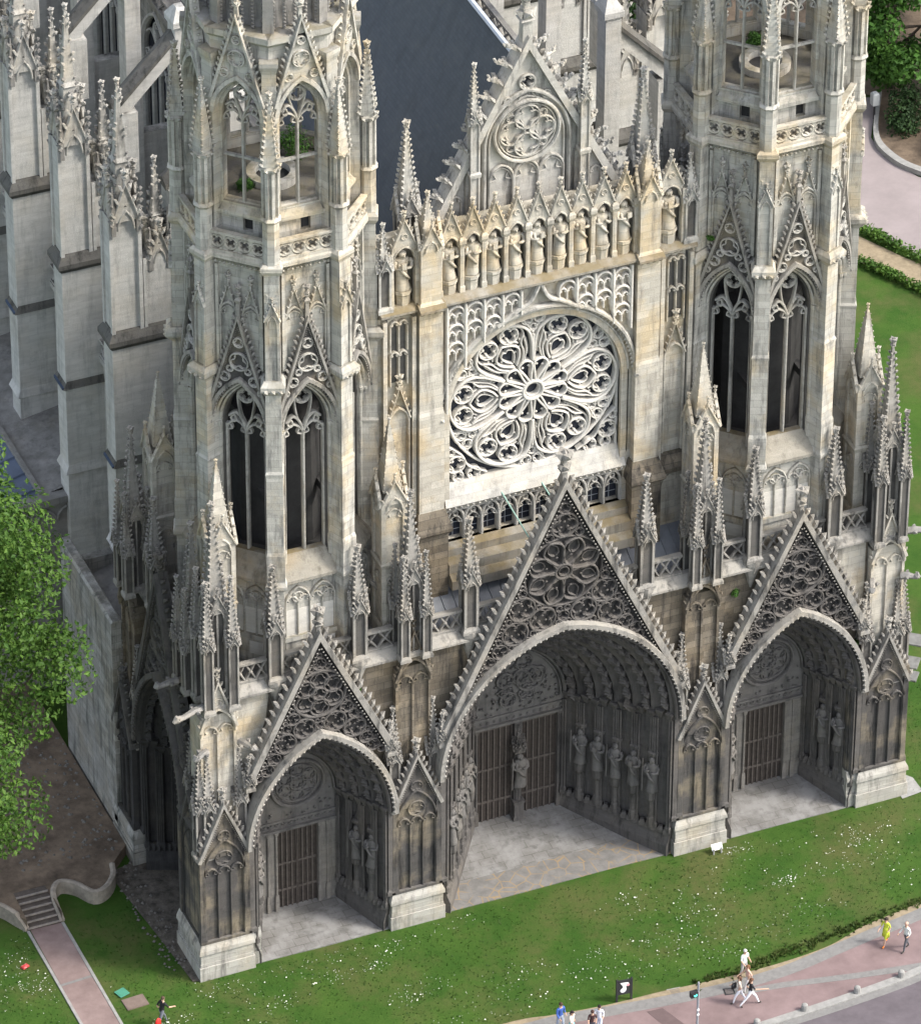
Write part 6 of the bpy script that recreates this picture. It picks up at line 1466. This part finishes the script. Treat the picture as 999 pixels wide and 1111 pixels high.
person(-2.62,-10.75,-.6,1.66,'dark haired woman in a long white shirt at the bottom edge',(.70,.72,.78),(.55,.62,.75),(.015,.012,.012),dict(stride=.25,arm=.15),sleeve=True,woman=True)
person(-3.05,-10.9,-.3,1.60,'person in a dark brown top left of the white shirted woman',(.06,.03,.03),(.08,.08,.10),(.05,.025,.02),dict(stride=.25,arm=.15),woman=True)
person(-21.5,-2.45,1.9,1.74,'man in a black shirt and grey trousers walking on the lower left lawn',(.018,.018,.02),(.13,.14,.16),(.07,.045,.03),dict(stride=.5,arm=.3,lean=.1),group='people walking on the lawn')
mb = MB(); mb.M = TR(-21.78,-2.75,0,.4); mb.smooth = True; mb.loft([[(a*COS(2*PI*k/10), b*SIN(2*PI*k/10), z) for k in range(10)] for z,a,b in ((.42,.10,.07),(.45,.17,.10),(.6,.18,.10),(.72,.13,.06),(.82,.03,.02))]); tag(obj('carrier_bag', mb, [plain('red_carrier', (.62,.03,.025), .08, 5, .5, .1)]), 'bright red carrier bag held by the man in the black shirt', 'bag')
mb = MB(); mb.M = TR(4.12,-11.25,0,.4); mb.smooth = True; mb.loft([[(a*COS(2*PI*k/10), b*SIN(2*PI*k/10), z) for k in range(10)] for z,a,b in ((.92,.08,.05),(.95,.17,.09),(1.12,.18,.09),(1.2,.12,.05))]); mb.tube([(-.12,0,1.18),(-.02,.03,1.42),(.12,0,1.18)], .012, 5); tag(obj('shoulder_bag', mb, [plain('black_leather', (.015,.015,.018), .08, 5, .5, .1)]), 'black shoulder bag on the woman in white trousers', 'bag')

# ------------------------------------------------------------------ camera, light
cd = bpy.data.cameras.new('camera'); cam = bpy.data.objects.new('camera', cd); COL.objects.link(cam); SC.camera = cam
yaw, pit, roll = math.radians(22.93498871), math.radians(36.26164506), math.radians(.28135875)
fwv = Vector((SIN(yaw)*COS(pit), COS(yaw)*COS(pit), -SIN(pit))); rt = Vector((COS(yaw), -SIN(yaw), 0)); up = rt.cross(fwv)
r2 = rt*COS(roll) + up*SIN(roll); u2 = -rt*SIN(roll) + up*COS(roll)
cam.matrix_world = Matrix(((r2.x,u2.x,-fwv.x,-99.0415543),(r2.y,u2.y,-fwv.y,-221.5700907),(r2.z,u2.z,-fwv.z,200.3899314),(0,0,0,1)))
cd.sensor_fit = 'VERTICAL'; cd.sensor_height = 24; cd.lens = 7020.16663/1111*24; cd.clip_start = 1; cd.clip_end = 5000
W = bpy.data.worlds.new('World'); SC.world = W; W.use_nodes = True; wt = W.node_tree
sd = Vector((.62,-.42,.80)).normalized(); el = math.asin(sd.z); az = math.atan2(sd.x, sd.y)
sky = N(wt, 'ShaderNodeTexSky', sky_type='NISHITA'); sky.sun_disc = False; sky.sun_elevation = el; sky.sun_rotation = az; sky.air_density = 1.0; sky.dust_density = 3.0; sky.ozone_density = 1.0
bg = wt.nodes['Background']; hs = N(wt, 'ShaderNodeHueSaturation'); hs.inputs['Saturation'].default_value = .55; wt.links.new(sky.outputs[0], hs.inputs['Color']); wt.links.new(hs.outputs[0], bg.inputs[0]); bg.inputs[1].default_value = .15
sl = bpy.data.lights.new('sun', 'SUN'); so = bpy.data.objects.new('sun', sl); COL.objects.link(so); sl.energy = 1.5; sl.angle = math.radians(10); sl.color = (1,.955,.88)
so.rotation_euler = (-sd).to_track_quat('-Z','Y').to_euler(); so.location = sd*200
SC.view_settings.view_transform = 'Standard'; SC.view_settings.look = 'None'; SC.view_settings.gamma = 1; SC.view_settings.use_curve_mapping = False; SC.view_settings.exposure = 1.42
SC.cycles.max_bounces = 5; SC.cycles.diffuse_bounces = 2; SC.cycles.use_denoising = True
